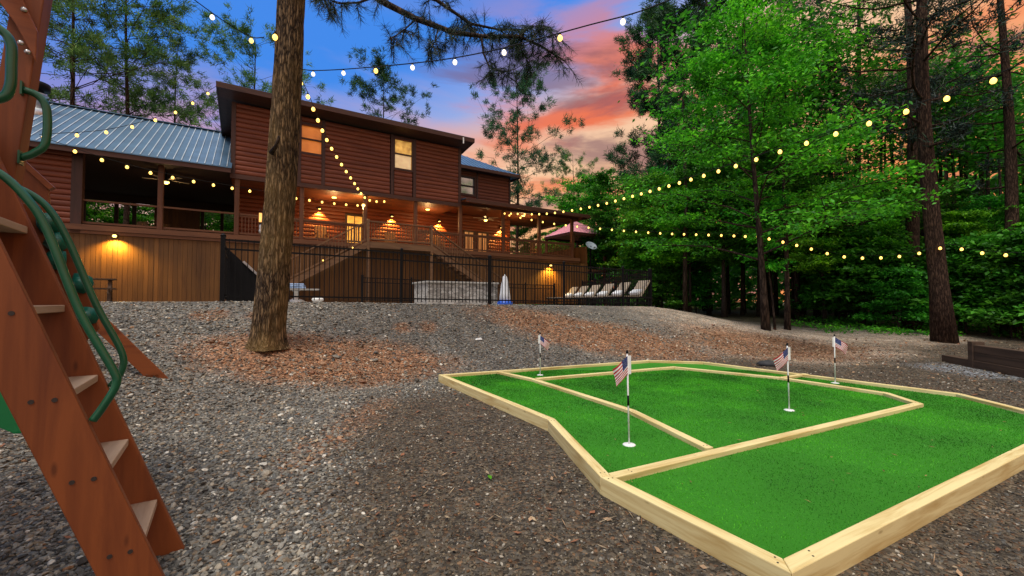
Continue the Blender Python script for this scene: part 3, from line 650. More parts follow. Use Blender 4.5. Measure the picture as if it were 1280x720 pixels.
    for a, c in ((-.62, 1.70), (1.84, 2.64), (2.78, 5.60), (5.82, 6.69), (6.88, 9.24)):
        logwall(w, a, c, 20.0, 6.46, 9.32, holes)
    logwall(w, 20.0, 27, -.62, 6.46, 8.6, (), axis='q'); logwall(w, 20.0, 27, 9.24, 6.46, 8.5, (), side=1, axis='q')
    hb(w, 'log_wall', M['log'])
    w = MB()
    for (a, c, z0, z1) in ((-.6, 1.72, 6.4, 9.3), (1.72, 2.76, 6.4, 7.7), (1.72, 2.76, 9.09, 9.3), (2.76, 5.7, 6.4, 9.3), (5.7, 6.8, 6.4, 7.65), (6.8, 9.22, 6.4, 9.3)): w.box(a, c, 20.03, 20.15, z0, z1)
    hb(w, 'wall_core', M['inner'])
    for x in (1.77, 2.71, 5.71, 6.80):
        t = MB(); t.box(x-.07, x+.07, 19.93, 20.03, 6.46, 9.32); hb(t, 'upright_trim', M['trimv'])
    for x, sd in ((-.62, 1), (9.24, -1)):
        t = MB(); t.box(min(x, x+sd*.12)-.03*(sd > 0), max(x, x+sd*.12)+.03*(sd < 0), 19.935, 20.06, 6.40, 9.32); hb(t, 'corner_trim', M['trimv'])
    t = MB(); t.box(-.66, 9.27, 19.92, 20.06, 6.28, 6.455); hb(t, 'bottom_trim', M['trim'])
    window(1.85, 2.63, 7.80, 8.99, 20.0, M['wino']); wn = window(5.84, 6.67, 7.76, 9.19, 20.0, M['win']); bp = MB(); bp.box(5.86, 6.65, 20.05, 20.06, 7.77, 8.44); hb(bp, 'blind', M['blind'], wn)
    c = MB()
    y = 20.07
    while y < 22.9: c.box(-.6, 9.2, y, y+.176, 6.335, 6.36); y += .18
    hb(c, 'porch_ceiling', M['ceil'])
    # shed roof over the upper storey
    def shed(z0, z1, sl=-.10): return [(19.2, z0), (27.6, z0+8.4*sl), (27.6, z1+8.4*sl), (19.2, z1)]
    r = MB(); r.prism(shed(9.50, 9.53), 'x', -1.10, 9.63); hb(r, 'soffit', M['soffit'])
    r = MB(); r.prism(shed(9.64, 9.69), 'x', -1.14, 9.67); hb(r, 'upper_roof', M['roof'])
    r = MB(); r.box(-1.13, 9.66, 19.165, 19.198, 9.46, 9.665)
    for x in (-1.13, 9.632): r.prism([(19.2, 9.46), (27.6, 8.62), (27.6, 8.795), (19.2, 9.635)], 'x', x, x+.028)
    hb(r, 'upper_fascia', M['trim'])
    r = MB(); r.box(9.0, 9.06, 19.15, 19.163, 9.30, 9.60); hb(r, 'gutter_clip', M['white'])
    # left wing roof with standing ribs
    r = MB(); zE, qE, zR, qR = 6.56, 19.42, 9.33, 24.0
    r.prism([(qE, zE-.03), (qR, zR-.03), (28.6, zE-.03), (28.6, zE), (qR, zR), (qE, zE)], 'x', -10.0, -.60)
    x = -9.95
    while x < -.7:
        r.bar((x, qE, zE+.012), (x, qR, zR+.012), .026, .03, 1); x += .23
    r.bar((-10, qR, zR+.03), (-.66, qR, zR+.03), .22, .03)
    hb(r, 'wing_roof', [M['roof'], M['rib']])
    e = MB(); e.box(-10, -.62, 19.45, 19.49, 6.36, 6.53); hb(e, 'wing_fascia', M['trim'])
    e = MB(); e.prism([(19.9, 6.5), (28, 6.5), (24, 9.1)], 'x', -9.6, -9.5); hb(e, 'gable_wall', M['log'])
    ch = MB(); ch.lathe([(.24, -.6), (.24, .95), (.30, .96), (.30, 1.0), (.2, 1.02)], (-6.76, 22.5, 8.1), 18); chm = hb(ch, 'chimney_flue', M['steel'])
    ch = MB(); ch.lathe([(.2, 0), (.2, .14), (.36, .15), (.36, .38), (.1, .46)], (-6.76, 22.5, 9.12), 18); hb(ch, 'chimney_cap', M['black'], chm)
    ch = MB(); ch.lathe([(.36, -.3), (.36, .12), (.25, .2)], (-6.76, 22.5, 8.35), 18); hb(ch, 'flashing', M['steel'], chm)
    # set-back upper block with hip roof
    w = MB(); logwall(w, 9.26, 14.08, 23.0, 6.9, 9.25, [(10.6, 11.6, 7.8, 8.9)]); logwall(w, 23.0, 29, 14.08, 6.9, 9.25, (), side=1, axis='q'); hb(w, 'log_wall', M['log'])
    w = MB(); w.box(9.27, 10.58, 23.04, 23.2, 6.9, 9.2).box(11.62, 14.05, 23.04, 23.2, 6.9, 9.2).box(10.58, 11.62, 23.04, 23.2, 6.9, 7.75); hb(w, 'wall_core', M['inner'])
    window(10.64, 11.56, 7.84, 8.86, 23.0, M['glass'])
    for x in (10.47, 11.74, 14.04):
        t = MB(); t.box(x-.06, x+.06, 22.92, 23.03, 6.9, 9.25); hb(t, 'upright_trim', M['trimv'])
    def hip(mb, s0, s1, q0, zE, k, slope, thick=.05):
        A = (s0, q0, zE); B = (s1, q0, zE); T = (s1-k, q0+k, zE+slope*k); U = (s0, q0+k, zE+slope*k); Cc = (s1, q0+2*k, zE)
        mb.add([A, B, T, U], [(0, 1, 2, 3)]); mb.add([B, Cc, T], [(0, 1, 2)]); D = (s0, q0+2*k, zE); mb.add([U, T, Cc, D], [(0, 1, 2, 3)])
        lo = [(x, y, z-thick) for x, y, z in (A, B, Cc, D)]; mb.add(lo, [(3, 2, 1, 0)]); mb.add([A, B, lo[1], lo[0]], [(3, 2, 1, 0)]); mb.add([B, Cc, lo[2], lo[1]], [(3, 2, 1, 0)])
        x = s0+.12
        while x < s1-.1:
            t = min(k, s1-x); mb.bar((x, q0, zE+.012), (x, q0+t, zE+slope*t+.012), .03, .03); x += .3
        return mb
    r = MB(); hip(r, 9.2, 14.55, 22.45, 9.38, 4.0, .58); hb(r, 'hip_roof', M['roof'])
    e = MB(); e.box(9.27, 14.56, 22.42, 22.447, 9.2, 9.385).box(14.552, 14.58, 22.45, 30.4, 9.2, 9.385).box(9.27, 14.54, 22.46, 22.98, 9.255, 9.285); hb(e, 'hip_fascia', M['trim'])
    r = MB(); hip(r, 13.9, 17.6, 24.4, 7.35, 3.7, .60); hb(r, 'rear_roof', M['roof'])
    w = MB(); w.box(14.1, 17.2, 28.0, 28.1, 4.05, 7.3); hb(w, 'rear_wall', M['log'])
    # right porch roof
    r = MB(); r.prism([(19.35, 6.60), (23.0, 7.02), (23.0, 7.06), (19.35, 6.64)], 'x', 9.28, 17.55); hb(r, 'porch_roof', M['roof'])
    e = MB(); e.box(9.27, 17.56, 19.32, 19.348, 6.45, 6.645).box(17.552, 17.58, 19.35, 24.5, 6.45, 6.645).box(9.3, 17.2, 20.02, 20.16, 6.42, 6.56); hb(e, 'porch_fascia', M['trim'])
    c = MB(); y = 19.4
    while y < 24.3: c.box(9.3 if y < 22.8 else 14.2, 17.5, y, y+.176, 6.572, 6.595); y += .18
    hb(c, 'porch_ceiling', M['ceil'])
    # stairs down both sides of a landing
    st = MB(); st.box(4.4, 7.3, 18.95, 19.9, 3.98, 4.05)
    n = 14
    for k in range(1, n):
        z = 4.05 - k*2.6/n; d = k*.31
        st.box(4.4-d, 4.4-d+.33, 18.98, 19.86, z-.04, z); st.box(7.3+d-.33, 7.3+d, 18.98, 19.86, z-.04, z)
    for q0 in (18.93, 19.85):
        st.bar((4.4, q0, 3.9), (4.4-4.3, q0, 1.35), .05, .24); st.bar((7.3, q0, 3.9), (7.3+4.3, q0, 1.35), .05, .24); st.box(4.4, 7.3, q0-.02, q0+.02, 3.76, 3.978)
    hb(st, 'staircase', M['rail'])
    rl = MB()
    for q0 in (18.95,):
        rl.box(4.42, 7.28, q0-.05, q0+.05, 4.89, 4.94).box(4.42, 7.28, q0-.03, q0+.03, 4.11, 4.17)
        for sd, s0 in ((-1, 4.4), (1, 7.3)):
            rl.bar((s0, q0, 4.92), (s0+sd*4.25, q0, 2.34), .09, .05); rl.bar((s0, q0, 4.16), (s0+sd*4.25, q0, 1.60), .05, .06)
            x = .15
            while x < 4.2:
                z = 4.16-x*.603; rl.box(s0+sd*x-.015, s0+sd*x+.015, q0-.015, q0+.015, z, z+.74); x += .13
        x = 4.55
        while x < 7.2: rl.box(x-.015, x+.015, q0-.015, q0+.015, 4.172, 4.888); x += .115
        for x, z0, z1 in ((4.4, 1.3, 5.0), (7.3, 1.3, 5.0), (.15, 1.3, 2.45), (11.55, 1.2, 2.45)): rl.box(x-.055, x+.055, q0-.057, q0+.057, z0, z1)
    hb(rl, 'stair_rail', M['rail'])
    # lamps
    for x in (2.96, 6.55, 9.27, 13.38):
        m = MB(); m.box(x-.05, x+.05, 22.90, 22.955, 6.0, 6.14).prism([(22.955, 6.12), (22.76, 6.05), (22.76, 6.0), (22.955, 6.0)], 'x', x-.07, x+.07); o = hb(m, 'wall_sconce', M['black'])
        m = MB(); m.box(x-.045, x+.045, 22.79, 22.88, 5.985, 5.998); hb(m, 'lens', M['lamp'], o)
        spot('sconce_light', site(x, 22.80, 5.97), site(x, 22.97, 4.6), 430, (1, .52, .10), R(98), .3)
    for x, z in ((-3.96, 3.72), (14.93, 3.52)):
        m = MB(); m.box(x-.06, x+.06, 19.86, 19.94, z-.04, z+.05); o = hb(m, 'flood_lamp', M['black'])
        m = MB(); m.lathe([(.02, -.07), (.055, -.05), (.06, 0), (.03, .02)], (x, 19.80, z), 12); hb(m, 'lens', M['lamp'], o)
        spot('flood_light', site(x, 19.74, z-.09), site(x, 20.0, 2.3), 420, (1, .58, .08), R(140), .8)
    for x, q0 in ((8.1, 21.6), (3.4, 21.4)):
        m = MB(); m.lathe([(.10, 0), (.10, .03)], (x, q0, 6.30), 16); hb(m, 'ceiling_light', M['lamp']); 
        point('ceiling_glow', site(x, q0, 5.75), 60, (1, .55, .2), .08)
    m = MB(); m.lathe([(.05, 0), (.075, .05), (.05, .12)], (4.40, 19.87, 5.72), 12); hb(m, 'post_lamp', M['lamp']); point('post_glow', site(4.40, 20.6, 5.8), 60, WARM, .06)
    point('right_porch_glow', site(14.0, 21.3, 5.8), 60, (1, .6, .22), .08); m = MB(); m.lathe([(.10, 0), (.10, .03)], (14.0, 21.3, 6.535), 16); hb(m, 'ceiling_light', M['lamp'])
    for x, z in ((2.6, 3.1), (3.75, 3.70), (7.35, 3.60)):
        m = MB(); m.lathe([(.01, -.03), (.03, 0), (.01, .03)], (x, 18.86, z), 10); hb(m, 'stair_light', M['bulb'])
house()

def fan(s, q, z, label):
    r = empty('ceiling_fan', site(s, q, z), TH+.4, label, 'ceiling fan', 'porch ceiling fans')
    m = MB(); m.lathe([(.03, .32), (.03, .1), (.13, .09), (.15, 0), (.11, -.06)], (0, 0, 0), 16); m.build('hub', M['black'], r)
    for k in range(5):
        a = k*2*math.pi/5; m = MB(); c, s_ = math.cos(a), math.sin(a)
        pts = [(.15, -.05), (.72, -.075), (.74, .075), (.15, .05)]; t = [(c*u-s_*v, s_*u+c*v) for u, v in pts]
        m.hexa([(u, v, .02) for u, v in t], [(u, v, .032) for u, v in t]); m.build('blade', M['fan'], r)
    m = MB(); m.lathe([(.10, -.06), (.09, -.11), (.04, -.14)], (0, 0, 0), 14); m.build('light', M['lamp'], r)
    point('fan_glow', site(s, q, z-.22), 9, (1, .62, .25), .08)
fan(-2.75, 21.0, 6.12, 'five-bladed ceiling fan with lit lamp under the left porch roof')
fan(11.66, 21.7, 6.2, 'five-bladed ceiling fan under the right porch roof')

def chair(s, q, z, rz, label, tall=1.0):
    r = empty('porch_chair', site(s, q, z), TH+rz, label, 'chair', 'wooden porch chairs')
    m = MB(); m.box(-.27, .27, -.26, .26, .40, .44); m.build('seat', M['chair'], r)
    m = MB(); 
    for k in range(5): m.box(-.25+k*.104, -.25+k*.104+.085, .25, .275, .46, 1.05*tall)
    m.box(-.27, .27, .276, .30, .52, .58).box(-.27, .27, .276, .30, .92*tall, .98*tall); m.build('backrest', M['chair'], r)
    for x in (-.27, .23):
        for y in (-.25, .22): m = MB(); m.box(x, x+.04, y, y+.04, 0, .398); m.build('leg', M['chair'], r)
        m = MB(); m.box(x-.02, x+.06, -.28, .24, .62, .65).box(x, x+.04, -.25, -.21, .442, .618); m.build('armrest', M['chair'], r)
    return r
chair(3.0, 22.3, 4.05, 0.1, 'wooden porch chair under the wall lamp nearest the pine trunk')
chair(6.35, 22.3, 4.05, -.1, 'wooden porch chair under the second wall lamp, right of the lit door')
chair(9.0, 22.3, 4.05, .1, 'wooden porch chair under the wall lamp beside the stair head')
chair(-3.2, 25.6, 4.05, .8, 'wooden chair in the dark left porch nearest the board panel')
chair(-4.3, 25.4, 4.05, -.5, 'wooden chair in the dark left porch against the leafy gap')
chair(15.4, 22.0, 4.05, .3, 'wooden chair on the right end porch under its warm lamp', 1.15)
def lantern():
    r = empty('hanging_lantern', site(.39, 19.8, 4.15), TH, 'lit warm lantern on the left porch railing beside the pine trunk', 'lantern')
    m = MB(); m.box(-.05, .05, -.05, .05, .45, .82); m.build('lamp_glass', emit('lantern_glass', (1, .45, .12), 1.6, .4, 6), r)
    m = MB(); m.box(-.07, .07, -.07, .07, .82, .86).box(-.07, .07, -.07, .07, .42, .449).tube([(0, 0, .86), (0, 0, 1.02)], .01, 6); m.build('cap', M['black'], r)
    m = MB(); m.lathe([(.05, 0), (.06, .1), (.03, .2), (.05, .28), (.02, .42)], (0, 0, 0), 10); m.build('base', M['steel'], r)
lantern()

def dish():
    x, y = 4.98, 27.0; z0 = hz(x, y)
    r = empty('satellite_dish', (x, y, z0), .35, 'pale oval satellite dish on a dark pole beyond the right end of the house', 'satellite dish')
    m = MB(); m.lathe([(.02, -.06), (.18, -.045), (.32, -.005), (.37, .03), (.36, .035), (.3, .0), (.1, -.045)], (0, 0, 0), 24); o = m.build('reflector', plain('dish_paint', (.22, .26, .31), .6), r); o.location = (0, -.1, 4.93-z0); o.rotation_euler = (R(48), 0, 0)
    m = MB(); m.tube([(0, 0, 0), (0, 0, 4.75-z0), (0, -.06, 4.93-z0)], .05, 10); m.build('mast', M['black'], r)
    m = MB(); m.tube([(0, -.12, 4.6-z0), (0, -.5, 4.75-z0)], .015, 6).box(-.05, .05, -.56, -.46, 4.72-z0, 4.82-z0); m.build('feed_arm', M['steel'], r)
dish()
def gazebo():
    s, q = 20.5, 24.2; z0 = fbase(20.)-.2
    r = empty('gazebo', site(s, q, z0), TH, 'raised gazebo with pinkish red metal roof beyond the right porch', 'gazebo')
    zE, zA, h = 6.22-z0, 7.35-z0, 1.65
    m = MB(); P = [(-h, -h, zE), (h, -h, zE), (h, h, zE), (-h, h, zE), (0, 0, zA)]; m.add(P, [(0, 1, 4), (1, 2, 4), (2, 3, 4), (3, 0, 4)])
    m.add([(x, y, z-.04) for x, y, z in P[:4]], [(3, 2, 1, 0)])
    for k in range(4):
        a, b = np.array(P[k]), np.array(P[(k+1) % 4]); c = np.array(P[4])
        for t in np.arange(.06, .95, .09):
            p0 = a+(b-a)*t; tt = 1-abs(2*t-1); m.bar(p0+(0, 0, .015), p0+(0, 0, .015) + (c-(a+b)/2)*tt, .03, .03)
    m.build('roof', M['roofpink'], r)
    m = MB()
    for k in range(4):
        a, b = P[k], P[(k+1) % 4]; m.bar((a[0]*.99, a[1]*.99, zE-.12), (b[0]*.99, b[1]*.99, zE-.12), .05, .14)
    m.build('fascia', M['trim'], r)
    for x in (-1.5, 1.5):
        for y in (-1.5, 1.5): m = MB(); m.box(x-.08, x+.08, y-.08, y+.08, 0, zE-.1); m.build('post', M['post'], r)
    m = MB(); m.box(-1.6, 1.6, -1.6, 1.6, 2.5, 2.65); m.build('floor', M['deck'], r)
gazebo()

# ------------------------------------------------------------------ pool yard
def pool_deck():
    mb = MB(); ss_ = np.linspace(-.5, 12.9, 12)
    for a, b in zip(ss_[:-1], ss_[1:]):
        za, zb = float(fbase(a))+.012, float(fbase(b))+.012
        p = [(a, 10.74, za), (b, 10.74, zb), (b, 19.9, zb), (a, 19.9, za)]; t = [site(*k) for k in p]
        mb.hexa([(x, y, z-.25) for x, y, z in t], t)
    o = mb.build('pool_deck', M['conc']); tag(o, kind='structure')
pool_deck()
def fence(name, pts, hgt, label, big=(0,), pitch=.105):
    """black bar fence through (s, q) points, ground from fbase"""
    r = empty(name, site(pts[0][0], pts[0][1], float(fbase(pts[0][0]))), 0, label, 'fence')
    base = np.array(site(pts[0][0], pts[0][1], float(fbase(pts[0][0]))))
    W3 = [np.array(site(s, q, float(fbase(s))+.012)) for s, q in pts]
    for i, p in enumerate(W3):
        m = MB(); w = .042 if i in big else .03; x, y, z = p-base; a = TH
        c4 = [(x+u*math.cos(a)-v*math.sin(a), y+u*math.sin(a)+v*math.cos(a)) for u, v in ((-w, -w), (w, -w), (w, w), (-w, w))]
        m.hexa([(u, v, z-.1) for u, v in c4], [(u, v, z+hgt+.05) for u, v in c4]); m.lathe([(w*1.5, 0), (w*1.5, .02), (w*.5, .05)], (x, y, z+hgt+.05), 4); m.build('post', M['black'], r)
    for p, q in zip(W3[:-1], W3[1:]):
        m = MB(); d = q-p; L = np.linalg.norm(d); u = d/L; A = p-base+u*.04; B = q-base-u*.04
        for zz in (hgt-.03, hgt-.22, .13): m.bar(A+(0, 0, zz), B+(0, 0, zz), .025, .035)
        n = int(L/pitch)
        for k in range(1, n):
            c = p-base+d*(k/n); w = .0085; e = u*w; f = np.array((-u[1], u[0], 0))*w
            c4 = [c-e-f, c+e-f, c+e+f, c-e+f]; m.hexa([t+(0, 0, .05) for t in c4], [t+(0, 0, hgt) for t in c4])
        m.build('bar_panel', M['black'], r)
    return r
fence('bar_fence', [(-.46, 10.86), (.78, 10.86), (3.37, 10.86), (5.97, 10.86), (8.72, 10.86), (11.41, 10.86), (12.85, 10.86)], 1.34, 'black metal bar fence along the top of the gravel bank', (0, 3, 6))
fence('bar_fence', [(12.95, 11.0), (13.9, 13.0), (14.95, 15.1), (15.95, 17.2), (16.9, 19.3)], 1.34, 'black metal bar fence running back behind the row of loungers')
fence('bar_fence', [(-.46, 11.0), (-.46, 13.9), (-.46, 16.9), (-.46, 19.7)], 1.34, 'black metal bar fence from the left fence corner back to the house')
fence('bar_fence', [(4.08, 18.5), (6.2, 18.5), (8.4, 18.5), (10.4, 18.5), (12.3, 18.5), (14.2, 18.5)], 1.08, 'low black metal bar fence on the far side of the pool below the stairs')
def spa():
    z = float(fbase(7)); r = empty('stone_spa_wall', site(7.1, 15.6, z), TH, 'raised grey stacked stone spa wall with pale capstone behind the fence', 'spa wall')
    m = MB(); m.box(-1.45, 1.5, -.6, .9, 0, .80); m.build('wall', M['stone'], r)
    m = MB(); m.box(-1.52, 1.57, -.68, .98, .803, .875); m.build('capstone', M['conc'], r, bevel=.015)
spa()
def umbrella():
    z = float(fbase(8.5)); r = empty('closed_umbrella', site(8.54, 14.3, z), TH, 'folded white umbrella with a round blue base by the stone wall', 'umbrella')
    n = 20; mb = MB(); prof = [(.06, 1.13), (.09, 1.0), (.13, .75), (.16, .45), (.19, .22), (.15, .18)]
    vs = []
    for rr, zz in prof:
        for j in range(n): k = rr*(1+(.22 if j % 2 else -.12)); vs.append((k*math.cos(2*math.pi*j/n), k*math.sin(2*math.pi*j/n), zz))
    mb.add(vs, [(i*n+j, i*n+(j+1) % n, (i+1)*n+(j+1) % n, (i+1)*n+j) for i in range(len(prof)-1) for j in range(n)], 0, True); mb.add(vs[:n], [tuple(range(n))]); mb.build('canopy', M['cloth'], r)
    m = MB(); m.tube([(0, 0, .1), (0, 0, 1.2)], .02, 8); m.build('pole', M['steel'], r)
    m = MB(); m.lathe([(.30, 0), (.31, .08), (.26, .15), (.06, .2)], (0, 0, 0), 20); m.build('base', M['bluep'], r)
umbrella()
def lounger(x, y, label):
    s = CT*x + ST*y; z = float(fbase(s))+.012
    r = empty('sun_lounger', (x, y, z), TH + R(-4), label, 'sun lounger', 'sun loungers in a row by the pool fence')
    m = MB(); m.box(-1.25, .55, -.33, -.28, .30, .36).box(-1.25, .55, .28, .33, .30, .36).box(-1.25, -1.2, -.28, .28, .30, .36).box(.5, .55, -.28, .28, .30, .36)
    m.build('frame', M['black'], r)
    for lx in (-1.1, .35):
        for ly in (-.31, .27): m = MB(); m.box(lx, lx+.05, ly, ly+.04, 0, .298); m.build('leg', M['black'], r)
    m = MB(); m.hexa([(-1.2, -.28, .33), (.0, -.28, .33), (.0, .28, .33), (-1.2, .28, .33)], [(-1.2, -.28, .40), (.0, -.28, .40), (.0, .28, .40), (-1.2, .28, .40)]); m.build('seat', M['lbed'], r)
    m = MB(); m.bar((.02, 0, .38), (.48, 0, .97), .58, .05, up=(-.8, 0, .6)); m.build('backrest', M['lbed'], r)
    m = MB(); m.bar((-.10, 0, .46), (.16, 0, .60), .46, .14, up=(-.8, 0, .6)); m.build('pillow', M['cloth'], r, bevel=.04)
    m = MB(); m.bar((.42, .2, .86), (.55, .2, .36), .03, .03).bar((.42, -.2, .86), (.55, -.2, .36), .03, .03); m.build('prop', M['black'], r)
for k in range(6):
    t = k/5; # nearest first; spacing tightens with distance
    d = ['nearest, beside the fence corner post', 'second from the fence corner post', 'third from the fence corner post', 'fourth from the fence corner post, third from the house', 'fifth from the fence corner post, second from the house', 'farthest from the fence corner, nearest the house'][k]
    lounger(4.62-1.52*t, 16.0+7.6*t, 'brown sun lounger with white pillow, ' + d)
def pool_table():
    z = float(fbase(1.2)); r = empty('side_table', site(1.3, 13.9, z), TH, 'low white pedestal table behind the fence just right of the pine trunk', 'table')
    m = MB(); m.box(-.55, .5, -.35, .35, .36, .40); m.build('tabletop', M['conc'], r)
    m = MB(); m.lathe([(.24, 0), (.22, .06), (.07, .12), (.06, .30), (.12, .357)], (-.1, 0, 0), 16); m.build('pedestal', M['white'], r)
    t = empty('folded_towel', site(1.2, 13.8, z+.40), TH+.1, 'folded blue and white towel lying on the low white table', 'towel')
    m = MB()
    for k in range(3): m.box(-.25+.01*k, .22-.015*k, -.16, .16, .05*k+.001, .05*k+.048)
    m.build('folds', M['towel'], t, bevel=.015)
    p = empty('white_pole', site(.86, 13.4, z), TH, 'thin white pole standing upright beside the low table', 'pole')
    m = MB(); m.tube([(0, 0, .04), (0, 0, 1.05)], .025, 10); m.build('shaft', M['white'], p)
    m = MB(); m.lathe([(.16, 0), (.15, .04), (.03, .06)], (0, 0, 0), 14); m.build('base', M['white'], p)
    b = empty('white_planter', site(1.72, 13.4, z), TH, 'small white rounded planter bowl on the ground right of the low table', 'planter')
    m = MB(); m.lathe([(.08, 0), (.15, .05), (.16, .10), (.13, .13)], (0, 0, 0), 14); m.build('bowl', M['white'], b); m = MB(); m.lathe([(.12, .105), (.04, .125)], (0, 0, 0), 14); m.build('soil', M['rock'], b)
pool_table()
def panel():
    z = float(fbase(0)); r = empty('leaning_panel', site(0, 12.2, z), TH, 'black triangular panel with a pale slanting metal edge behind the left fence corner', 'panel')
    m = MB(); m.prism([(-.42, 0), (.62, .0), (.62, .22), (-.42, 1.28)], 'y', -.03, .03); m.build('sheet', M['black'], r)
    m = MB(); m.bar((-.10, -.05, .98), (.60, -.05, .26), .05, .05); m.build('edge_bar', M['steel'], r)
panel()
def bench():
    x, y = site(-4.1, 18.6)[:2]; r = empty('picnic_bench', site(-4.2, 18.6, hz(x, y)), TH+.15, 'small brown picnic table standing against the board wall of the house', 'picnic table')
    m = MB(); m.box(-.55, .55, -.3, .3, .70, .74); m.build('tabletop', M['olddark'], r)
    m = MB(); m.box(-.55, .55, -.62, -.42, .40, .43).box(-.55, .55, .42, .62, .40, .43); m.build('seat', M['olddark'], r)
    for e in (-.4, .4):
        m = MB(); m.bar((e, -.5, 0), (e, -.12, .69), .05, .09, up=(1, 0, 0)).bar((e, .5, 0), (e, .12, .69), .05, .09, up=(1, 0, 0)); m.box(e-.02, e+.02, -.6, .6, .33, .398); m.build('leg', M['olddark'], r)
bench()
def sleepers():
    x0, y0 = 10.3, 10.15; x1, y1 = 9.2, 6.4; L = math.hypot(x1-x0, y1-y0); a = math.atan2(y1-y0, x1-x0)
    r = empty('timber_retaining_wall', (x0, y0, hz(x0, y0)), a, 'dark old timber retaining wall with a low end step at the right', 'retaining wall')
    m = MB(); m.box(0, 5.2, -.10, .10, -.1, .16); m.build('low_timber', M['olddark'], r, bevel=.01)
    for k in range(2): m = MB(); m.box(1.0, 5.2, -.085, .085, .163+k*.165, .163+k*.165+.162); m.build('wall_timber', M['olddark'], r, bevel=.01)
    m = MB(); m.box(.86, .998, -.11, .11, -.1, .56); m.build('end_post', M['olddark'], r, bevel=.01)
sleepers()

# ------------------------------------------------------------------ play tower with ladder (local x = out of the ladder side)
PA = R(34)
CLIMB = [(-.76, 2.0), (-.646, 1.995), (-.57, 1.83), (-.454, 1.469), (-.405, 1.28), (-.47, 1.20), (-.70, 1.75), (-.78, 1.9)]
HOLDS = [(-.626, 1.90), (-.591, 1.79), (-.595, 1.69), (-.485, 1.55), (-.455, 1.36)]
def playset():
    r = empty('wooden_playset', (-1.96, 2.52, 0), PA, 'reddish wooden play tower with step ladder and green tube handrails', 'playset')
    g0 = 0.0; SL = .71/2.05
    def fx(z): return .048 - z*.358      # front edge line of the stringers
    # stringers
    for y0 in (-.53, 0.0):
        m = MB(); w = .205
        m.prism([(fx(-.03), -.03), (fx(2.35), 2.35), (fx(2.35)-w, 2.35), (fx(-.03)-w, -.03)], 'y', y0-.02, y0+.02); m.build('stringer', M['cedarz'], r, bevel=.006)
    for z in (.325, .687, 1.052, 1.428, 1.826):
        x1 = fx(z)-.012
        m = MB(); m.box(x1-.135, x1, -.508, -.022, z-.036, z); m.build('ladder_tread', M['tread'], r, bevel=.004)
    for z in (.31, .67, 1.035, 1.41, 1.81):
        for dx in (-.06, -.13):
            b = MB(); b.lathe([(.010, -.002), (.010, .003)], (0, 0, 0), 10); o = b.build('screw_head', M['boltm'], r); o.location = (fx(z)+dx, -.55, z-.012); o.rotation_euler = (math.pi/2, 0, 0)
    # tower: posts, deck, boards, roof beams
    for x, y in ((-1.25, -.82), (-2.2, -.82), (-2.2, 1.75), (-1.40, 1.75)):
        m = MB(); m.box(x-.07, x+.045, y-.06, y+.06, -.05 if y < 1 else .1, 3.25); m.build('tower_post', M['cedarz'], r, bevel=.006)
    m = MB(); f0 = lambda z: -.70+(z-2.2)*.085
    m.hexa([(f0(-.05)-.115, .12, -.05), (f0(-.05), .12, -.05), (f0(-.05), .24, -.05), (f0(-.05)-.115, .24, -.05)], [(f0(3.25)-.115, .12, 3.25), (f0(3.25), .12, 3.25), (f0(3.25), .24, 3.25), (f0(3.25)-.115, .24, 3.25)]); m.build('tower_post', M['cedarz'], r, bevel=.006)
    m = MB(); x = -2.2
    while x < -.80: m.box(x, x+.135, -.75, 1.75 if x < -1.42 else .62, 1.86, 1.895); x += .14
    m.box(-2.2, -.86, -.74, -.70, 1.70, 1.858).box(-2.2, -1.4, 1.66, 1.70, 1.70, 1.858).box(-.90, -.862, -.699, .6, 1.70, 1.858); m.build('deck', M['cedar'], r)
    m = MB(); m.prism([(-1.6, 2.345), (-.889, 2.345), (-.735, 2.17), (-.728, 2.08), (-.80, 1.84), (-1.6, 1.84)], 'y', .742, .772); m.build('side_panel', M['cedarz'], r, bevel=.004)
    m = MB(); m.prism([(-.72, 2.325), (-.735, 2.355), (-.889, 2.375), (-1.6, 2.375), (-1.6, 2.347), (-.889, 2.347)], 'y', .735, .78)
    m = MB(); m.bar((-.885, .757, 2.36), (-.72, .757, 2.175), .055, .03); m.bar((-1.6, .757, 2.362), (-.89, .757, 2.362), .055, .03); m.build('panel_cap', M['cedar'], r)
    # curved gusset under the header
    g = [(-.636, 2.72), (-.634, 2.885), (-.70, 3.06), (-.82, 3.20), (-1.35, 3.32), (-1.35, 3.22), (-.96, 3.14), (-.79, 3.02), (-.715, 2.90)]
    m = MB(); m.prism(g, 'y', .075, .105); m.build('gusset', M['cedar'], r, bevel=.004)
    m = MB(); m.box(-.84, -.80, -.9, .16, 3.26, 3.42).box(-2.24, -2.2, -.9, 1.85, 3.26, 3.42); m.build('header', M['cedar'], r)
    m = MB(); m.prism([(-2.5, 3.43), (-1.75, 4.3), (-1.15, 3.43), (-1.15, 3.47), (-1.75, 4.345), (-2.5, 3.47)], 'y', -1.0, 1.3); m.build('tower_roof', M['cedar'], r)
    # green tubes
    def smooth(P, n=6):
        P = [np.array(p, float) for p in P]; P = [2*P[0]-P[1]]+P+[2*P[-1]-P[-2]]; o = []
        for i in range(1, len(P)-2):
            for t in np.linspace(0, 1, n, endpoint=False):
                a, b, c, d = P[i-1], P[i], P[i+1], P[i+2]; o.append(.5*((2*b)+(c-a)*t+(2*a-5*b+4*c-d)*t*t+(3*b-a-3*c+d)*t**3))
        return o+[P[-2]]
    near = [(-.66, -.53, 2.02), (-.568, -.53, 1.98), (-.486, -.53, 1.88), (-.424, -.53, 1.749), (-.317, -.53, 1.40), (-.205, -.53, 1.14), (-.190, -.53, 1.066), (-.232, -.53, .97), (-.265, -.53, .912)]
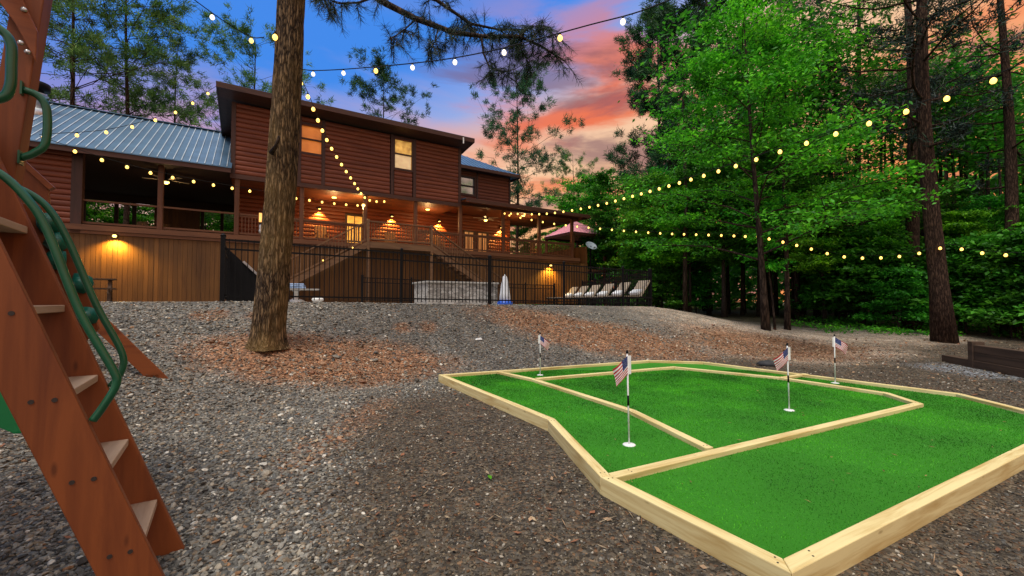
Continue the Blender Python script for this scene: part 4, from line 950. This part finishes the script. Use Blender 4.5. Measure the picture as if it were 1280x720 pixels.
    fr = [(-.72, 0, 2.03), (-.641, 0, 2.013), (-.554, 0, 1.934), (-.477, 0, 1.772), (-.362, 0, 1.433), (-.252, 0, 1.165), (-.252, 0, 1.056), (-.294, 0, .98)]
    for P in (near, fr): m = MB(); m.tube(smooth(P), .0165, 10); m.build('handrail', M['greenmetal'], r)
    for y, P in ((.12, [(-.690, 2.573), (-.634, 2.553), (-.600, 2.486), (-.600, 2.308), (-.642, 2.240), (-.690, 2.205)]), (-.5, [(-.69, 2.64), (-.592, 2.60), (-.560, 2.55), (-.556, 2.46), (-.558, 2.36), (-.585, 2.305), (-.69, 2.26)])):
        m = MB(); m.tube(smooth([(x, y, z) for x, z in P]), .018, 10); o = m.build('grab_handle', M['greenmetal'], r)
        m = MB()
        for z in (P[0][1], P[-1][1]): m.box(P[0][0]-.004, P[0][0]+.004, y-.03, y+.03, z-.035, z+.035)
        m.build('mount_plate', M['greenmetal'], o)
    # climbing board with holds beside the ladder, and the sloping end leg with its ground sill
    m = MB(); m.prism(CLIMB, 'y', .335, .365); m.build('climbing_board', M['cedar'], r, bevel=.004)
    for k, (hx, hzv) in enumerate(HOLDS):
        m = MB(); rr = random.Random(k+3); m.lathe([(.015, 0), (.036, .008), (.040, .025), (.022, .04), (.026, .05), (.006, .058)], (0, 0, 0), 9)
        m.v = [(hx+vx*(1.1+.5*rr.random()), .335-vz, hzv+vy*(1.2+.6*rr.random())) for vx, vy, vz in m.v]; m.build('climbing_hold', M['teal'], r)
    m = MB(); m.bar((-.43, 4.28, .30), (-1.93, 4.28, 2.26), .04, .17, up=(.8, 0, .6)); m.build('end_leg', M['cedar'], r, bevel=.004)
    m = MB(); m.box(-1.3, -.50, 4.26, 4.30, .40, .46); m.build('ground_sill', M['cedar'], r)
    m = MB(); m.bar((-1.90, 4.28, 2.28), (-2.0, 1.7, 3.2), .09, .14); m.build('swing_beam', M['cedar'], r)
    for x, y, z in ((-.683, .10, 2.98), (-.69, .10, 2.80), (-.665, .10, 2.76)):
        m = MB(); m.lathe([(.014, 0), (.012, .008), (.004, .012)], (0, 0, 0), 8); m.v = [(x+vx, .073-vz, z+vy) for vx, vy, vz in m.v]; m.build('bolt', M['steel'], r)
playset()
def swing():
    x, y, zb, zt = -3.30, 2.98, .58, 1.30; a = PA
    r = empty('green_trapeze', (x, y, zb), R(28), 'green plastic hand swing with round holes hanging under the play tower', 'swing')
    m = MB(); o2 = [(-.15, .02), (-.08, -.03), (.02, -.02), (.07, .03), (.075, .10), (.105, .16), (.115, .24), (.08, .29), (.035, .30), (.02, .36), (.0, .62), (-.04, .74), (-.16, .74), (-.2, .4), (-.2, .1)]
    r.scale = (1.12, 1.12, 1.12); m.prism(o2, 'y', -.03, .03); m.build('body', M['greenplastic'], r, bevel=.012)
    for cx, cz, rr in ((-.02, .06, .035), (.055, .215, .04), (-.03, .17, .035), (-.10, .30, .04)):
        t = MB(); t.tube([(cx+rr*math.cos(k*.5236), -.03, cz+rr*math.sin(k*.5236)) for k in range(13)], .014, 6, cap=False); t.build('hole_rim', M['greenplastic'], r)
        t = MB(); t.prism([(cx+rr*.8*math.cos(k*.5236), cz+rr*.8*math.sin(k*.5236)) for k in range(12)], 'y', -.0325, .0325); t.build('hole', M['black'], r)
    m = MB(); m.tube([(-.10, 0, .72), (-.10, 0, 1.13)], .012, 6); m.build('rope', M['rope'], r)
swing()

# ------------------------------------------------------------------ trees
def leaf_cards(C, rs, size, flat=.55, aspect=.55):
    n = len(C); nrm = rs.normal(0, 1, (n, 3))*np.array([flat, flat, .35]) + np.array([0, 0, 1.0]); nrm /= np.linalg.norm(nrm, axis=1)[:, None]
    a = rs.normal(0, 1, (n, 3)); a -= nrm*(a*nrm).sum(1)[:, None]; a /= np.linalg.norm(a, axis=1)[:, None]; b = np.cross(nrm, a)
    s = size*rs.uniform(.65, 1.3, (n, 1)); dr = np.array([0, 0, -.25])*s
    V = np.stack([C-a*s, C+b*s*aspect, C+a*s*1.1+dr, C-b*s*aspect], 1)
    return V.reshape(-1, 3)
def decid(name, seed, Hh, Rr, clear, r0, nbr, nsub, nspray, nleaf, size, lm, bm, stems=1, spread=.0, wide=None, low=False, srad=1.0, sflat=.32):
    rs = np.random.RandomState(seed); T = MB(); C = []
    for st in range(stems):
        az = rs.uniform(0, 6.28); lean = spread*(st+.6 if stems > 1 else rs.uniform(.3, 1)); h = Hh*(1 if st == 0 else rs.uniform(.75, .95))
        P = []; 
        for k in range(9):
            t = k/8; P.append(np.array((lean*math.cos(az)*t*h*.25 + .12*math.sin(t*5+seed+st)*t, lean*math.sin(az)*t*h*.25 + .12*math.cos(t*4+seed)*t, t*h*.96)))
        T.tube(P, [r0*(1.35 if k == 0 else 1)*(1-.88*k/8) for k in range(9)], 9)
        for i in range(nbr//stems):
            t = clear/Hh + (1-clear/Hh)*((i+rs.uniform(0, 1))/(nbr//stems)); t = min(t, .97); f = t*8; k = int(f); k = min(k, 7); p0 = P[k]+(P[k+1]-P[k])*(f-k)
            prof = max(.16, math.sin(math.pi*min(1, (1-t)/(1-clear/Hh)*.62+.30))**.8) if not low else max(.2, 1-.75*((t*Hh-clear)/(Hh-clear)))
            Ln = Rr*prof*rs.uniform(.65, 1.1); a = i*2.39996+rs.normal(0, .4)+st; rise = rs.uniform(.10, .55)+.5*t
            B = [p0]
            for j in range(1, 6):
                u = j/5; B.append(p0+np.array((math.cos(a+.25*math.sin(u*3+i))*Ln*u, math.sin(a+.25*math.sin(u*3+i))*Ln*u, rise*Ln*(u-.45*u*u) + rs.normal(0, .05))))
            rb = max(.012, r0*.32*(1-t)+.008); T.tube(B, [rb*(1-.8*j/5)+.003 for j in range(6)], 5, cap=False)
            for sN in range(nsub):
                u = .25+.75*(sN+rs.uniform(0, 1))/nsub; f = u*5; k = min(4, int(f)); s0 = B[k]+(B[k+1]-B[k])*(f-k); sa = a+rs.choice([-1, 1])*rs.uniform(.4, 1.2); sl = Ln*.42*(1.15-u*.6)*rs.uniform(.7, 1.2)
                e = s0+np.array((math.cos(sa)*sl, math.sin(sa)*sl, sl*rs.uniform(-.12, .35)))
                T.tube([s0, (s0+e)/2+(0, 0, .05*sl), e], [rb*.4, rb*.25, .003], 4, cap=False)
                for sp in range(nspray):
                    c = s0+(e-s0)*((sp+rs.uniform(.3, 1))/nspray); rad = rs.uniform(.22, .5)*(Rr/3.2)**.5*srad
                    o = rs.normal(0, 1, (nleaf, 3))*np.array([rad, rad, rad*sflat]); C.append(c+o)
    C = np.concatenate(C); V = leaf_cards(C, rs, size); crown = mesh_np(name+'_crown', V, np.arange(len(V)).reshape(-1, 4), lm)
    return T.mesh(name+'_trunk', bm), crown
def pine(name, seed, Hh, r0, clear, Lb, lm, bm, tuft=34, nl=.30, dens=1.0, wob=.15, step=1.0):
    rs = np.random.RandomState(seed); T = MB(); P = [np.array((wob*math.sin(k*.5+seed), wob*math.cos(k*.45+seed*2), Hh*k/12)) for k in range(13)]; P[0][:2] = P[0][:2]
    o0 = P[0][:2].copy()
    for p in P: p[:2] -= o0
    T.tube(P, [r0*(1.3 if k == 0 else 1)*(1-.9*k/12) for k in range(13)], 10); VV = []
    def tuft_at(c, d):
        n = int(tuft*rs.uniform(.6, 1.3)); v = rs.normal(0, 1, (n, 3)); v /= np.linalg.norm(v, axis=1)[:, None]; v = v*.85 + d*.65 + np.array((0, 0, .15)); v /= np.linalg.norm(v, axis=1)[:, None]
        w = np.cross(v, rs.normal(0, 1, (n, 3))); w /= np.linalg.norm(w, axis=1)[:, None]; ln = nl*rs.uniform(.6, 1.15, (n, 1)); b = c+rs.normal(0, .10*nl/.3, (n, 3))
        VV.append(np.stack([b-w*.014*nl/.3*1.4, b+w*.014*nl/.3*1.4, b+v*ln+w*.006, b+v*ln-w*.006], 1).reshape(-1, 3))
    h = clear
    while h < Hh*.985:
        t = (h-clear)/(Hh-clear); f = h/Hh*12; k = min(11, int(f)); p0 = P[k]+(P[k+1]-P[k])*(f-k)
        for b in range(rs.choice([1, 2, 3, 4], p=[.2, .35, .3, .15])):
            if rs.rand() > .93*dens+.1: continue
            a = rs.uniform(0, 6.28); env = (.35+.65*math.sin(math.pi*min(1, t*.72+.18)))*(1-t*.55); Ln = Lb*env*rs.uniform(.45, 1.15); up = rs.uniform(-.1, .35)+.55*t
            B = [p0]
            for j in range(1, 6): u = j/5; B.append(p0+np.array((math.cos(a+.3*u)*Ln*u, math.sin(a+.3*u)*Ln*u, Ln*(up*u+.22*u*u-.14*u) + rs.normal(0, .04*Ln/2))))
            rb = max(.014, r0*.20*(1-t)); T.tube(B, [rb*(1-.75*j/5)+.004 for j in range(6)], 5, cap=False)
            for j in range(rs.randint(5, 9)):
                u = rs.uniform(.35, 1.0) if j else 1.0; f2 = u*5; k2 = min(4, int(f2)); s0 = B[k2]+(B[k2+1]-B[k2])*(f2-k2); sa = a+rs.normal(0, .8); sl = Ln*.28*rs.uniform(.4, 1.2)
                e = s0+np.array((math.cos(sa)*sl, math.sin(sa)*sl, sl*rs.uniform(.0, .6)))
                T.tube([s0, e], [rb*.35, .004], 4, cap=False)
                for q in range(rs.randint(1, 4)): d = (e-s0)/(np.linalg.norm(e-s0)+1e-6); tuft_at(e+rs.normal(0, .16, 3)*(q > 0)*Lb/3, d)
        h += rs.uniform(.45, .95)*step
    V = np.concatenate(VV); crown = mesh_np(name+'_crown', V, np.arange(len(V)).reshape(-1, 4), lm)
    return T.mesh(name+'_trunk', bm), crown
def plant(name, meshes, x, y, rz, sc, label, cat, group=None, z=None):
    r = empty(name, (x, y, (hz(x, y) if z is None else z)-.04), rz, label, cat, group); r.scale = (sc, sc, sc)
    link('trunk', meshes[0], r); link('crown', meshes[1], r)
    return r
def at(px, Y): return ((px-640)/533*Y, Y)

# the big pine in front on the left: trunk, crown high above, and the low drooping limb
def big_pine():
    x, y = -4.15, 7.25; z0 = hz(x, y)
    r = empty('big_pine', (x, y, z0-.10), 0, 'large pine trunk with rough lamp-lit tan bark standing in front of the house', 'pine tree')
    n, k = 96, 150; Hh = 15.; zz = np.linspace(0, 1, k)**1.25*Hh; a = np.linspace(0, 2*math.pi, n, endpoint=False)
    A, Z = np.meshgrid(a, zz); flare = .085*np.exp(-Z/.16)*(1+.35*np.sin(A*5+1)) ; rad = .250*(1-.026*Z) + flare
    pl = np.zeros_like(A); rs = np.random.RandomState(2)
    for i in range(18):
        f = rs.randint(5, 26); g = rs.uniform(1.5, 9); pl += np.sin(A*f + g*Z + rs.uniform(0, 6) + 1.4*np.sin(Z*rs.uniform(1, 4)+rs.uniform(0, 6)))/18**.5
    rad = rad + .012*np.clip(pl, -1.2, .9)
    lx = .046*Z + .05*np.sin(Z*.5); ly = .01*Z
    V = np.stack([lx+rad*np.cos(A), ly+rad*np.sin(A), Z], -1).reshape(-1, 3); I = np.arange(n*k).reshape(k, n); J = np.roll(I, -1, 1)
    F = np.stack([I[:-1], J[:-1], J[1:], I[1:]], -1).reshape(-1, 4); link('trunk', mesh_np('big_pine_trunk', V, F, M['bark'], True), r)
    m = MB(); m.tube([(.14, -.22, 3.28), (.28, -.32, 3.36), (.36, -.38, 3.50)], [.04, .03, .022], 8); m.build('broken_limb', M['barkd'], r)
    # crown high up
    t2, c2 = pine('big_pine_top', 77, 9.0, .17, .3, 3.0, M['needle'], M['bark'], 26, .26, .8)
    for nm, me in (('upper_trunk', t2), ('crown', c2)):
        o = link(nm, me, r); o.location = (.046*9.5, .09, 9.4)
    # long low limb (points are world)
    rs = np.random.RandomState(8); base = np.array((x, y, z0-.10)); L = MB(); VV = []
    def limb(P, r0, r1): P = [np.array(p, float)-base for p in P]; L.tube(P, np.linspace(r0, r1, len(P)), 7, cap=False); return P
    main = limb([(-3.86, 7.25, 8.3), (-3.2, 7.1, 7.55), (-2.69, 7.0, 6.82), (-2.1, 6.92, 6.38), (-1.58, 6.9, 6.10), (-.95, 6.82, 5.82), (-.45, 6.8, 5.74), (.13, 6.8, 5.74), (.50, 6.78, 5.55), (.86, 6.75, 5.30)], .075, .012)
    sec = limb([(-2.69, 7.0, 6.82), (-1.9, 7.1, 6.75), (-1.3, 7.15, 6.60), (-.7, 7.1, 6.15), (-.2, 7.0, 5.98), (.25, 6.9, 5.92)], .045, .01)
    dn = limb([(-.5, 6.8, 5.74), (-.46, 6.78, 5.45), (-.36, 6.75, 5.20), (-.15, 6.72, 5.10), (.05, 6.7, 5.15)], .02, .008)
    lf = limb([(-2.3, 6.95, 6.5), (-2.5, 6.8, 6.3), (-2.75, 6.6, 6.15), (-3.0, 6.5, 6.2)], .02, .008)
    lf2 = limb([(-1.58, 6.9, 6.10), (-1.75, 6.8, 5.85), (-2.0, 6.7, 5.60)], .016, .006); lf3 = limb([(-1.2, 6.85, 5.95), (-1.25, 6.8, 5.65), (-1.35, 6.7, 5.45)], .014, .006)
    lf4 = limb([(.13, 6.8, 5.74), (.3, 6.7, 5.85), (.5, 6.6, 5.78), (.62, 6.55, 5.62)], .014, .006)
    rt = limb([(-.2, 7.0, 5.98), (.1, 7.0, 5.7), (.3, 7.0, 5.45)], .014, .006)
    for B, lo, cnt in ((main, .25, 96), (sec, .25, 60), (dn, .3, 30), (lf, .3, 24), (lf2, .3, 18), (lf3, .3, 18), (lf4, .2, 30), (rt, .2, 28)):
        for i in range(cnt):
            u = lo+(1-lo)*rs.uniform(0, 1)**.8; f = u*(len(B)-1); k = min(len(B)-2, int(f)); p = B[k]+(B[k+1]-B[k])*(f-k)
            tw = np.array((rs.normal(0, .16), rs.normal(0, .16), rs.uniform(-.34, .10))); e = p+tw; L.tube([p, p+tw*.5+(0, 0, .02), e], [.007, .005, .003], 4, cap=False)
            n_ = 46; v = rs.normal(0, 1, (n_, 3)); v /= np.linalg.norm(v, axis=1)[:, None]; v = v*.8+tw/np.linalg.norm(tw)*.6+np.array((0, 0, -.25)); v /= np.linalg.norm(v, axis=1)[:, None]
            w = np.cross(v, rs.normal(0, 1, (n_, 3))); w /= np.linalg.norm(w, axis=1)[:, None]; ln = rs.uniform(.08, .17, (n_, 1)); b = p+tw*rs.uniform(.3, 1.05, (n_, 1))
            VV.append(np.stack([b-w*.0028, b+w*.0028, b+v*ln+w*.0012, b+v*ln-w*.0012], 1).reshape(-1, 3))
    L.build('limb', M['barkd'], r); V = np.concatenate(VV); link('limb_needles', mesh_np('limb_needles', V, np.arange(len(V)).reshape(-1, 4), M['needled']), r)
big_pine()

def woods():
    rs = random.Random(12)
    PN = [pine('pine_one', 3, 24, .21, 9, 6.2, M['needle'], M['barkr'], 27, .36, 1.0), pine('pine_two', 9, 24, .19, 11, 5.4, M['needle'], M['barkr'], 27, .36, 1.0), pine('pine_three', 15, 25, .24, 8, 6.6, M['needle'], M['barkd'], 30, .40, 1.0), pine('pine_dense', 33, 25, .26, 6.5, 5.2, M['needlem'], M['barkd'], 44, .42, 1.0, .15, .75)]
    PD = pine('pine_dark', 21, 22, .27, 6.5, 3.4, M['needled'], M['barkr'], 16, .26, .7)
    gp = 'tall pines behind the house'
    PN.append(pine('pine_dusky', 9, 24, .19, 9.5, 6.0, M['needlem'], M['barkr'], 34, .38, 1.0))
    for px, Y, k, H_, lab in [(75, 25, 0, 24, 'tall pine rising behind the chimney flue at the left'), (150, 27, 1, 25, 'tall straight pine behind the left metal roof, trunk clear above the ridge'), (216, 31, 0, 19.8, 'bushy-topped pine behind the right part of the metal roof'),
                          (312, 33, 2, 21.5, 'pine whose crown shows left and right of the high roof corner'), (477, 42, 4, 24.0, 'lone sparse pine above the middle of the upper roof'), (645, 43, 4, 24.5, 'tall full pine beyond the right end of the house against the sunset'),
                          (716, 58, 0, 21, 'small far pine low in the gap of orange sky'), (824, 38, 3, 27, 'dark tall pine with layered boughs right of the orange sky gap'), (884, 37, 3, 33, 'tallest dark pine, its top out of sight, behind the leafy wood edge'),
                          (20, 30, 2, 26, 'pine at the far left behind the play tower')]:
        x, y = at(px, Y); hh = [24, 24, 25, 25, 24][k]; z = hz(x, y)*.0+.6
        plant('pine_tree', PN[k], x, y, rs.uniform(0, 6), H_/hh, lab, 'pine tree', gp, z)
    # leafy trees
    D = [decid('leafy_one', 5, 10, 3.6, 3.3, .13, 34, 6, 3, 38, .095, M['leafA'], M['barks'], srad=.8, sflat=.25), decid('leafy_two', 6, 11, 3.4, 3.3, .15, 36, 6, 3, 38, .10, M['leafB'], M['barks'], srad=.8, sflat=.25),
         decid('leafy_three', 7, 9, 3.3, 2.9, .11, 34, 6, 3, 38, .095, M['leafC'], M['barks'], low=True, srad=.8, sflat=.25)]
    S = decid('understory', 8, 4.2, 2.1, .5, .05, 26, 5, 3, 22, .11, M['leafB'], M['barks'], low=True)
    mp = decid('maple', 41, 13.0, 5.4, 2.9, .12, 34, 7, 4, 23, .070, M['leafA'], M['barkd'], 2, .30, low=True, srad=.62, sflat=.22)
    sl = decid('slim_tree', 42, 12.5, 3.0, 3.2, .085, 20, 6, 3, 20, .066, M['leafC'], M['barkd'], srad=.7, sflat=.22)
    plant('maple_tree', mp, 8.85, 14.9, .6, 1.0, 'young forked leafy tree in front of the wood, left of the slim trunk', 'tree', 'leafy trees at the wood edge')
    plant('maple_tree', sl, 10.15, 15.75, 2.0, 1.05, 'slim straight leafy tree in front of the wood beside the forked one', 'tree', 'leafy trees at the wood edge')
    plant('sapling', decid('sapling', 44, 4.5, 1.0, 2.2, .04, 12, 4, 2, 16, .07, M['leafA'], M['barkd'], 1, .8), 9.35, 15.2, 4.2, 1.0, 'thin leaning sapling between the two front tree trunks', 'tree', 'leafy trees at the wood edge')
    # big trunks on the right
    plant('pine_tree', PD, 14.05, 13.9, 0, 1.0, 'thick reddish pine trunk at the right with lights fixed to it', 'pine tree', 'big pines at the right')
    a = at(1138, 18.5); plant('pine_tree', PD, a[0], a[1], 2.2, 1.05, 'dark pine trunk just left of the thick reddish one', 'pine tree', 'big pines at the right')
    a = at(1262, 17.5); plant('pine_tree', PD, a[0], a[1], 4.0, .95, 'dark pine with bare side branches near the right edge', 'pine tree', 'big pines at the right')
    a = at(1075, 24); plant('pine_tree', PN[1], a[0], a[1], 1.0, 1.1, 'slim pine trunk deep in the wood behind the slim leafy tree', 'pine tree', 'big pines at the right')
    lay = [(655, 47, 1, .85), (690, 50, 2, .8), (712, 38, 2, 1.0), (742, 35, 0, .95), (770, 31, 1, .85), (775, 44, 0, 1.1), (806, 29, 2, .85), (822, 25, 0, .72), (850, 33, 1, .95), (862, 23.5, 2, .82), (886, 27, 0, .9), (905, 22, 1, .85),
           (930, 30, 2, 1.1), (948, 24, 0, .88), (985, 22, 1, .74), (1000, 29, 0, 1.0), (1030, 20, 2, .72), (1050, 25, 1, .72), (1078, 19, 0, .62), (1100, 23, 2, .72), (1118, 28, 1, .72), (1150, 20.5, 1, .55), (1165, 26, 0, .72), (1200, 18.5, 2, .58),
           (1222, 23, 1, .6), (1245, 19, 0, .50), (1275, 21, 1, .55), (1300, 17, 2, .52), (1330, 19, 0, .6), (1390, 17, 1, .7), (1290, 26, 2, .75), (1180, 32, 2, .85), (1060, 33, 0, .92), (960, 36, 1, 1.1), (1400, 22, 0, .9), (1500, 18, 1, .8)]
    nm = ['mid green leafy tree', 'deep green leafy tree', 'bright green leafy tree']
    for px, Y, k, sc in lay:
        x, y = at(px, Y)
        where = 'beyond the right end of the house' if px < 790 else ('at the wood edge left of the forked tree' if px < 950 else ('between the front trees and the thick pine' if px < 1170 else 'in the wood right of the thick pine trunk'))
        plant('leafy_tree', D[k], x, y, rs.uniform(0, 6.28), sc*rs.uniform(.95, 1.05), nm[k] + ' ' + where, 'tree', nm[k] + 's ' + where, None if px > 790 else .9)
    # left, seen through and over the porch
    for px, Y, k, sc in [(115, 33, 0, .95), (160, 36, 2, .9), (200, 38, 1, .9), (255, 35, 0, .9), (290, 37, 2, 1.0), (60, 34, 1, 1.0), (235, 44, 1, 1.2), (100, 45, 2, 1.3)]:
        x, y = at(px, Y); plant('leafy_tree', D[k], x, y, rs.uniform(0, 6.28), sc, nm[k] + ' seen through the open left porch', 'tree', nm[k] + 's behind the left porch', 1.0)
    # low bushes along the edge of the wood
    for px, Y in [(826, 24), (870, 25), (1005, 24), (1048, 20.5), (1092, 18.5), (1122, 17), (1206, 17.0), (1235, 16.5), (1262, 15.8), (1285, 17.5), (1310, 15), (1350, 15), (1180, 19), (800, 26), (1420, 14)]:
        x, y = at(px, Y); plant('bush', S, x, y, rs.uniform(0, 6.28), rs.uniform(.6, 1.0), 'low dark leafy bush along the edge of the wood', 'bush', 'low bushes along the edge of the wood')
    # thin trunks in the shade
    def trunk(seed):
        r2 = np.random.RandomState(seed); m = MB(); P = [np.array((r2.normal(0, .08)*k/4, r2.normal(0, .08)*k/4, k*2.6)) for k in range(6)]; m.tube(P, [.12, .10, .09, .075, .055, .02], 8)
        for k in range(9):
            t = r2.uniform(1.2, 4.8); i = int(t); p = P[i]+(P[i+1]-P[i])*(t-i); a_ = r2.uniform(0, 6.28); L_ = r2.uniform(.6, 1.8); m.tube([p, p+np.array((math.cos(a_)*L_*.6, math.sin(a_)*L_*.6, .1)), p+np.array((math.cos(a_)*L_, math.sin(a_)*L_, .35))], [.025, .015, .005], 4, cap=False)
        c = np.concatenate([P[5]+r2.normal(0, 1, (500, 3))*np.array((1.0, 1.0, .8)), P[4]+r2.normal(0, 1, (350, 3))*np.array((1.1, 1.1, .6))]); V = leaf_cards(c, r2, .13); return m.mesh('thin_trunk', M['barkd']), mesh_np('thin_crown', V, np.arange(len(V)).reshape(-1, 4), M['leafB'])
    TT = [trunk(1), trunk(2)]
    for i in range(46):
        px = rs.uniform(850, 1330); Y = rs.uniform(20.5, 31); x, y = at(px, Y); plant('thin_tree', TT[i % 2], x, y, rs.uniform(0, 6.28), rs.uniform(.8, 1.25), 'thin dark trunk with a small crown inside the shady wood', 'tree', 'thin trunks inside the wood')
    # the far wood, one mass
    r2 = np.random.RandomState(3); n = 52000; az = r2.uniform(R(-75), R(80), n); d = r2.uniform(44, 66, n); top = 5.4 + 2.4*ss(az, 0, .2) + 1.6*np.sin(az*9) + 1.1*np.sin(az*23+1); top = top*(1+.35*(az > .3))
    z = r2.uniform(0, 1, n)**.8*top; C = np.stack([np.sin(az)*d, np.cos(az)*d, z+.2], 1); V = leaf_cards(C, r2, .42, .9)
    o = link('far_woods', mesh_np('far_woods', V, np.arange(len(V)).reshape(-1, 4), M['leafB'])); tag(o, 'far dark green wood closing the view behind house and trees', 'woods', kind='stuff')
    # low green plants on the woodland floor
    n = 9000; px = r2.uniform(985, 1400, n); Y = r2.uniform(15.5, 22, n); x, y = at(px, Y); cl = vnoise(x*1.1, y*1.1, 55); k = (cl > -.05); x, y = x[k], y[k]; n = len(x)
    C = np.stack([x, y, height(x, y)+r2.uniform(.02, .22, n)], 1); V = leaf_cards(C, r2, .06, .6)
    o = link('undergrowth', mesh_np('undergrowth', V, np.arange(len(V)).reshape(-1, 4), M['leafA'])); tag(o, 'low green seedlings covering the woodland floor', 'undergrowth', kind='stuff')
woods()

# ------------------------------------------------------------------ small things on the ground
def odds():
    x, y = 5.74, 9.60; r = MB(); r.lathe([(.10, -.03), (.16, .03), (.12, .09), (.03, .12)], (0, 0, 0), 9); rr = random.Random(3); r.v = [(a*(1.3+.4*rr.random()), b*(1+.4*rr.random()), c) for a, b, c in r.v]
    tag(r.build('rock', M['rock'], loc=(x, y, hz(x, y))), 'dark lump of rock just beyond the far edge of the turf', 'rock')
    x, y = -.76, 9.69; r = MB(); r.hexa([(-.09, -.05, 0), (.08, -.06, 0), (.10, .05, 0), (-.07, .06, 0)], [(-.06, -.03, .04), (.05, -.04, .05), (.07, .03, .05), (-.05, .04, .03)])
    tag(r.build('white_stone', M['white'], loc=(x, y, hz(x, y)), rz=.4, bevel=.01), 'pale flat white stone lying on the gravel bank', 'stone')
    x, y = -.18, 3.51; r = MB()
    P = [(0, -.035, 0), (.014, -.015, .006), (.017, .01, .008), (0, .045, .004), (-.017, .01, .008), (-.014, -.015, .006), (0, 0, .0)]
    r.add(P, [(0, 1, 6), (1, 2, 6), (2, 3, 6), (3, 4, 6), (4, 5, 6), (5, 0, 6)]); tag(r.build('green_leaf', M['leafC'], loc=(x, y, hz(x, y)+.02), rz=.3), 'single green leaf lying on the dark gravel in front', 'leaf')
odds()

# ------------------------------------------------------------------ string lights
BULB = None
def strand(P, spacing, label, first=.25, white=(), size=1.0):
    global BULB
    if BULB is None:
        out = []
        for key in ('bulb', 'bulbw'):
            m = MB(); m.lathe([(.006, -.135), (.026, -.128), (.040, -.105), (.042, -.085), (.034, -.06), (.017, -.042), (.016, -.036)], (0, 0, 0), 12, 0); m.lathe([(.018, -.040), (.018, -.004), (.008, .004)], (0, 0, 0), 8, 1); out.append(m.mesh('bulb', [M[key], M['black']]))
        BULB = out
    P = [np.array(p, float) for p in P]; Q = [2*P[0]-P[1]]+P+[2*P[-1]-P[-2]]; C = []
    for i in range(1, len(Q)-2):
        for t in np.linspace(0, 1, 14, endpoint=False):
            a, b, c, d = Q[i-1:i+3]; C.append(.5*(2*b+(c-a)*t+(2*a-5*b+4*c-d)*t*t+(3*b-a-3*c+d)*t**3))
    C.append(P[-1]); C = np.array(C); L = np.concatenate([[0], np.cumsum(np.linalg.norm(np.diff(C, axis=0), axis=1))])
    r = empty('string_lights', tuple(P[0]), 0, label, 'string lights', 'strings of warm bulbs hung around the yard')
    bs = np.arange(first, L[-1], spacing); pos = np.stack([np.interp(bs, L, C[:, i]) for i in range(3)], 1)
    m = MB(); m.tube([p-P[0] for p in C], .008, 5); m.build('cord', M['black'], r)
    for i, p in enumerate(pos):
        o = link('bulb', BULB[1 if i in white else 0], r); o.location = tuple(p-P[0]); o.scale = (size,)*3
    return r
strand([(-12.22, 10.9, 5.75), (-11.95, 12.6, 6.6), (-11.5, 14.3, 7.9), (-11.07, 15.8, 9.55)], .82, 'string of warm bulbs rising across the left metal roof to the roof corner', .1)
strand([(-12.22, 10.9, 5.70), (-11.5, 12.2, 5.5), (-10.63, 13.6, 5.44), (-8.9, 15.9, 5.5), (-7.6, 17.9, 5.65), (-6.63, 19.2, 5.83)], .56, 'string of warm bulbs along the front of the left porch to the door post', .12)
strand([(-4.0, 7.05, 6.0), (-4.30, 8.0, 6.06), (-4.52, 9.2, 6.11), (-5.21, 12, 6.0), (-5.65, 15, 5.79), (-5.95, 17.5, 5.71), (-5.53, 19.35, 6.06)], .6, 'string of warm bulbs from the pine trunk back to the porch eave', .05)
strand([(-3.82, 7.2, 5.52), (-3.39, 7.2, 5.4), (-1.56, 6.2, 4.95), (-.37, 5.6, 4.77), (.9, 5.05, 4.77), (1.62, 4.75, 4.8), (2.6, 4.3, 5.0)], .76, 'string of mostly white bulbs crossing the sky from the pine to the upper right', .45, white=(0, 1, 3, 4, 5, 7, 8, 9), size=.74)
strand([(-4.15, 7.0, 5.85), (-4.45, 7.1, 5.94), (-4.70, 6.6, 5.97), (-5.2, 5.6, 6.2), (-5.8, 4.6, 6.5)], .62, 'short string of bulbs from the pine trunk up to the left', .32, white=(1, 2, 3), size=.8)
strand([(-.43, 23, 6.27), (1.5, 20.6, 5.75), (3.26, 18.2, 5.54), (4.45, 15.5, 5.37), (5.49, 11.2, 4.97), (6.42, 9.2, 4.97), (7.21, 7.8, 5.01), (7.56, 7, 5.02), (8.2, 5.6, 5.2)], .56, 'string of warm bulbs rising from the right porch towards the upper right', .05)
strand([(-.43, 23, 6.22), (1.8, 22.6, 5.7), (3.69, 22, 5.35), (6.63, 20, 4.73), (8.45, 17.0, 4.15), (8.85, 14.86, 3.75)], .62, 'string of warm bulbs from the right porch to the forked tree', .3)
strand([(8.85, 14.8, 3.72), (10.3, 14.9, 3.40), (11.3, 14.7, 3.08), (12.2, 14.4, 2.98), (13.2, 14.1, 3.05), (13.95, 13.6, 3.25), (14.14, 13.0, 3.02), (14.45, 12, 2.8), (14.9, 10.8, 2.7)], .52, 'string of warm bulbs from the forked tree past the thick pine to the right edge', .12)
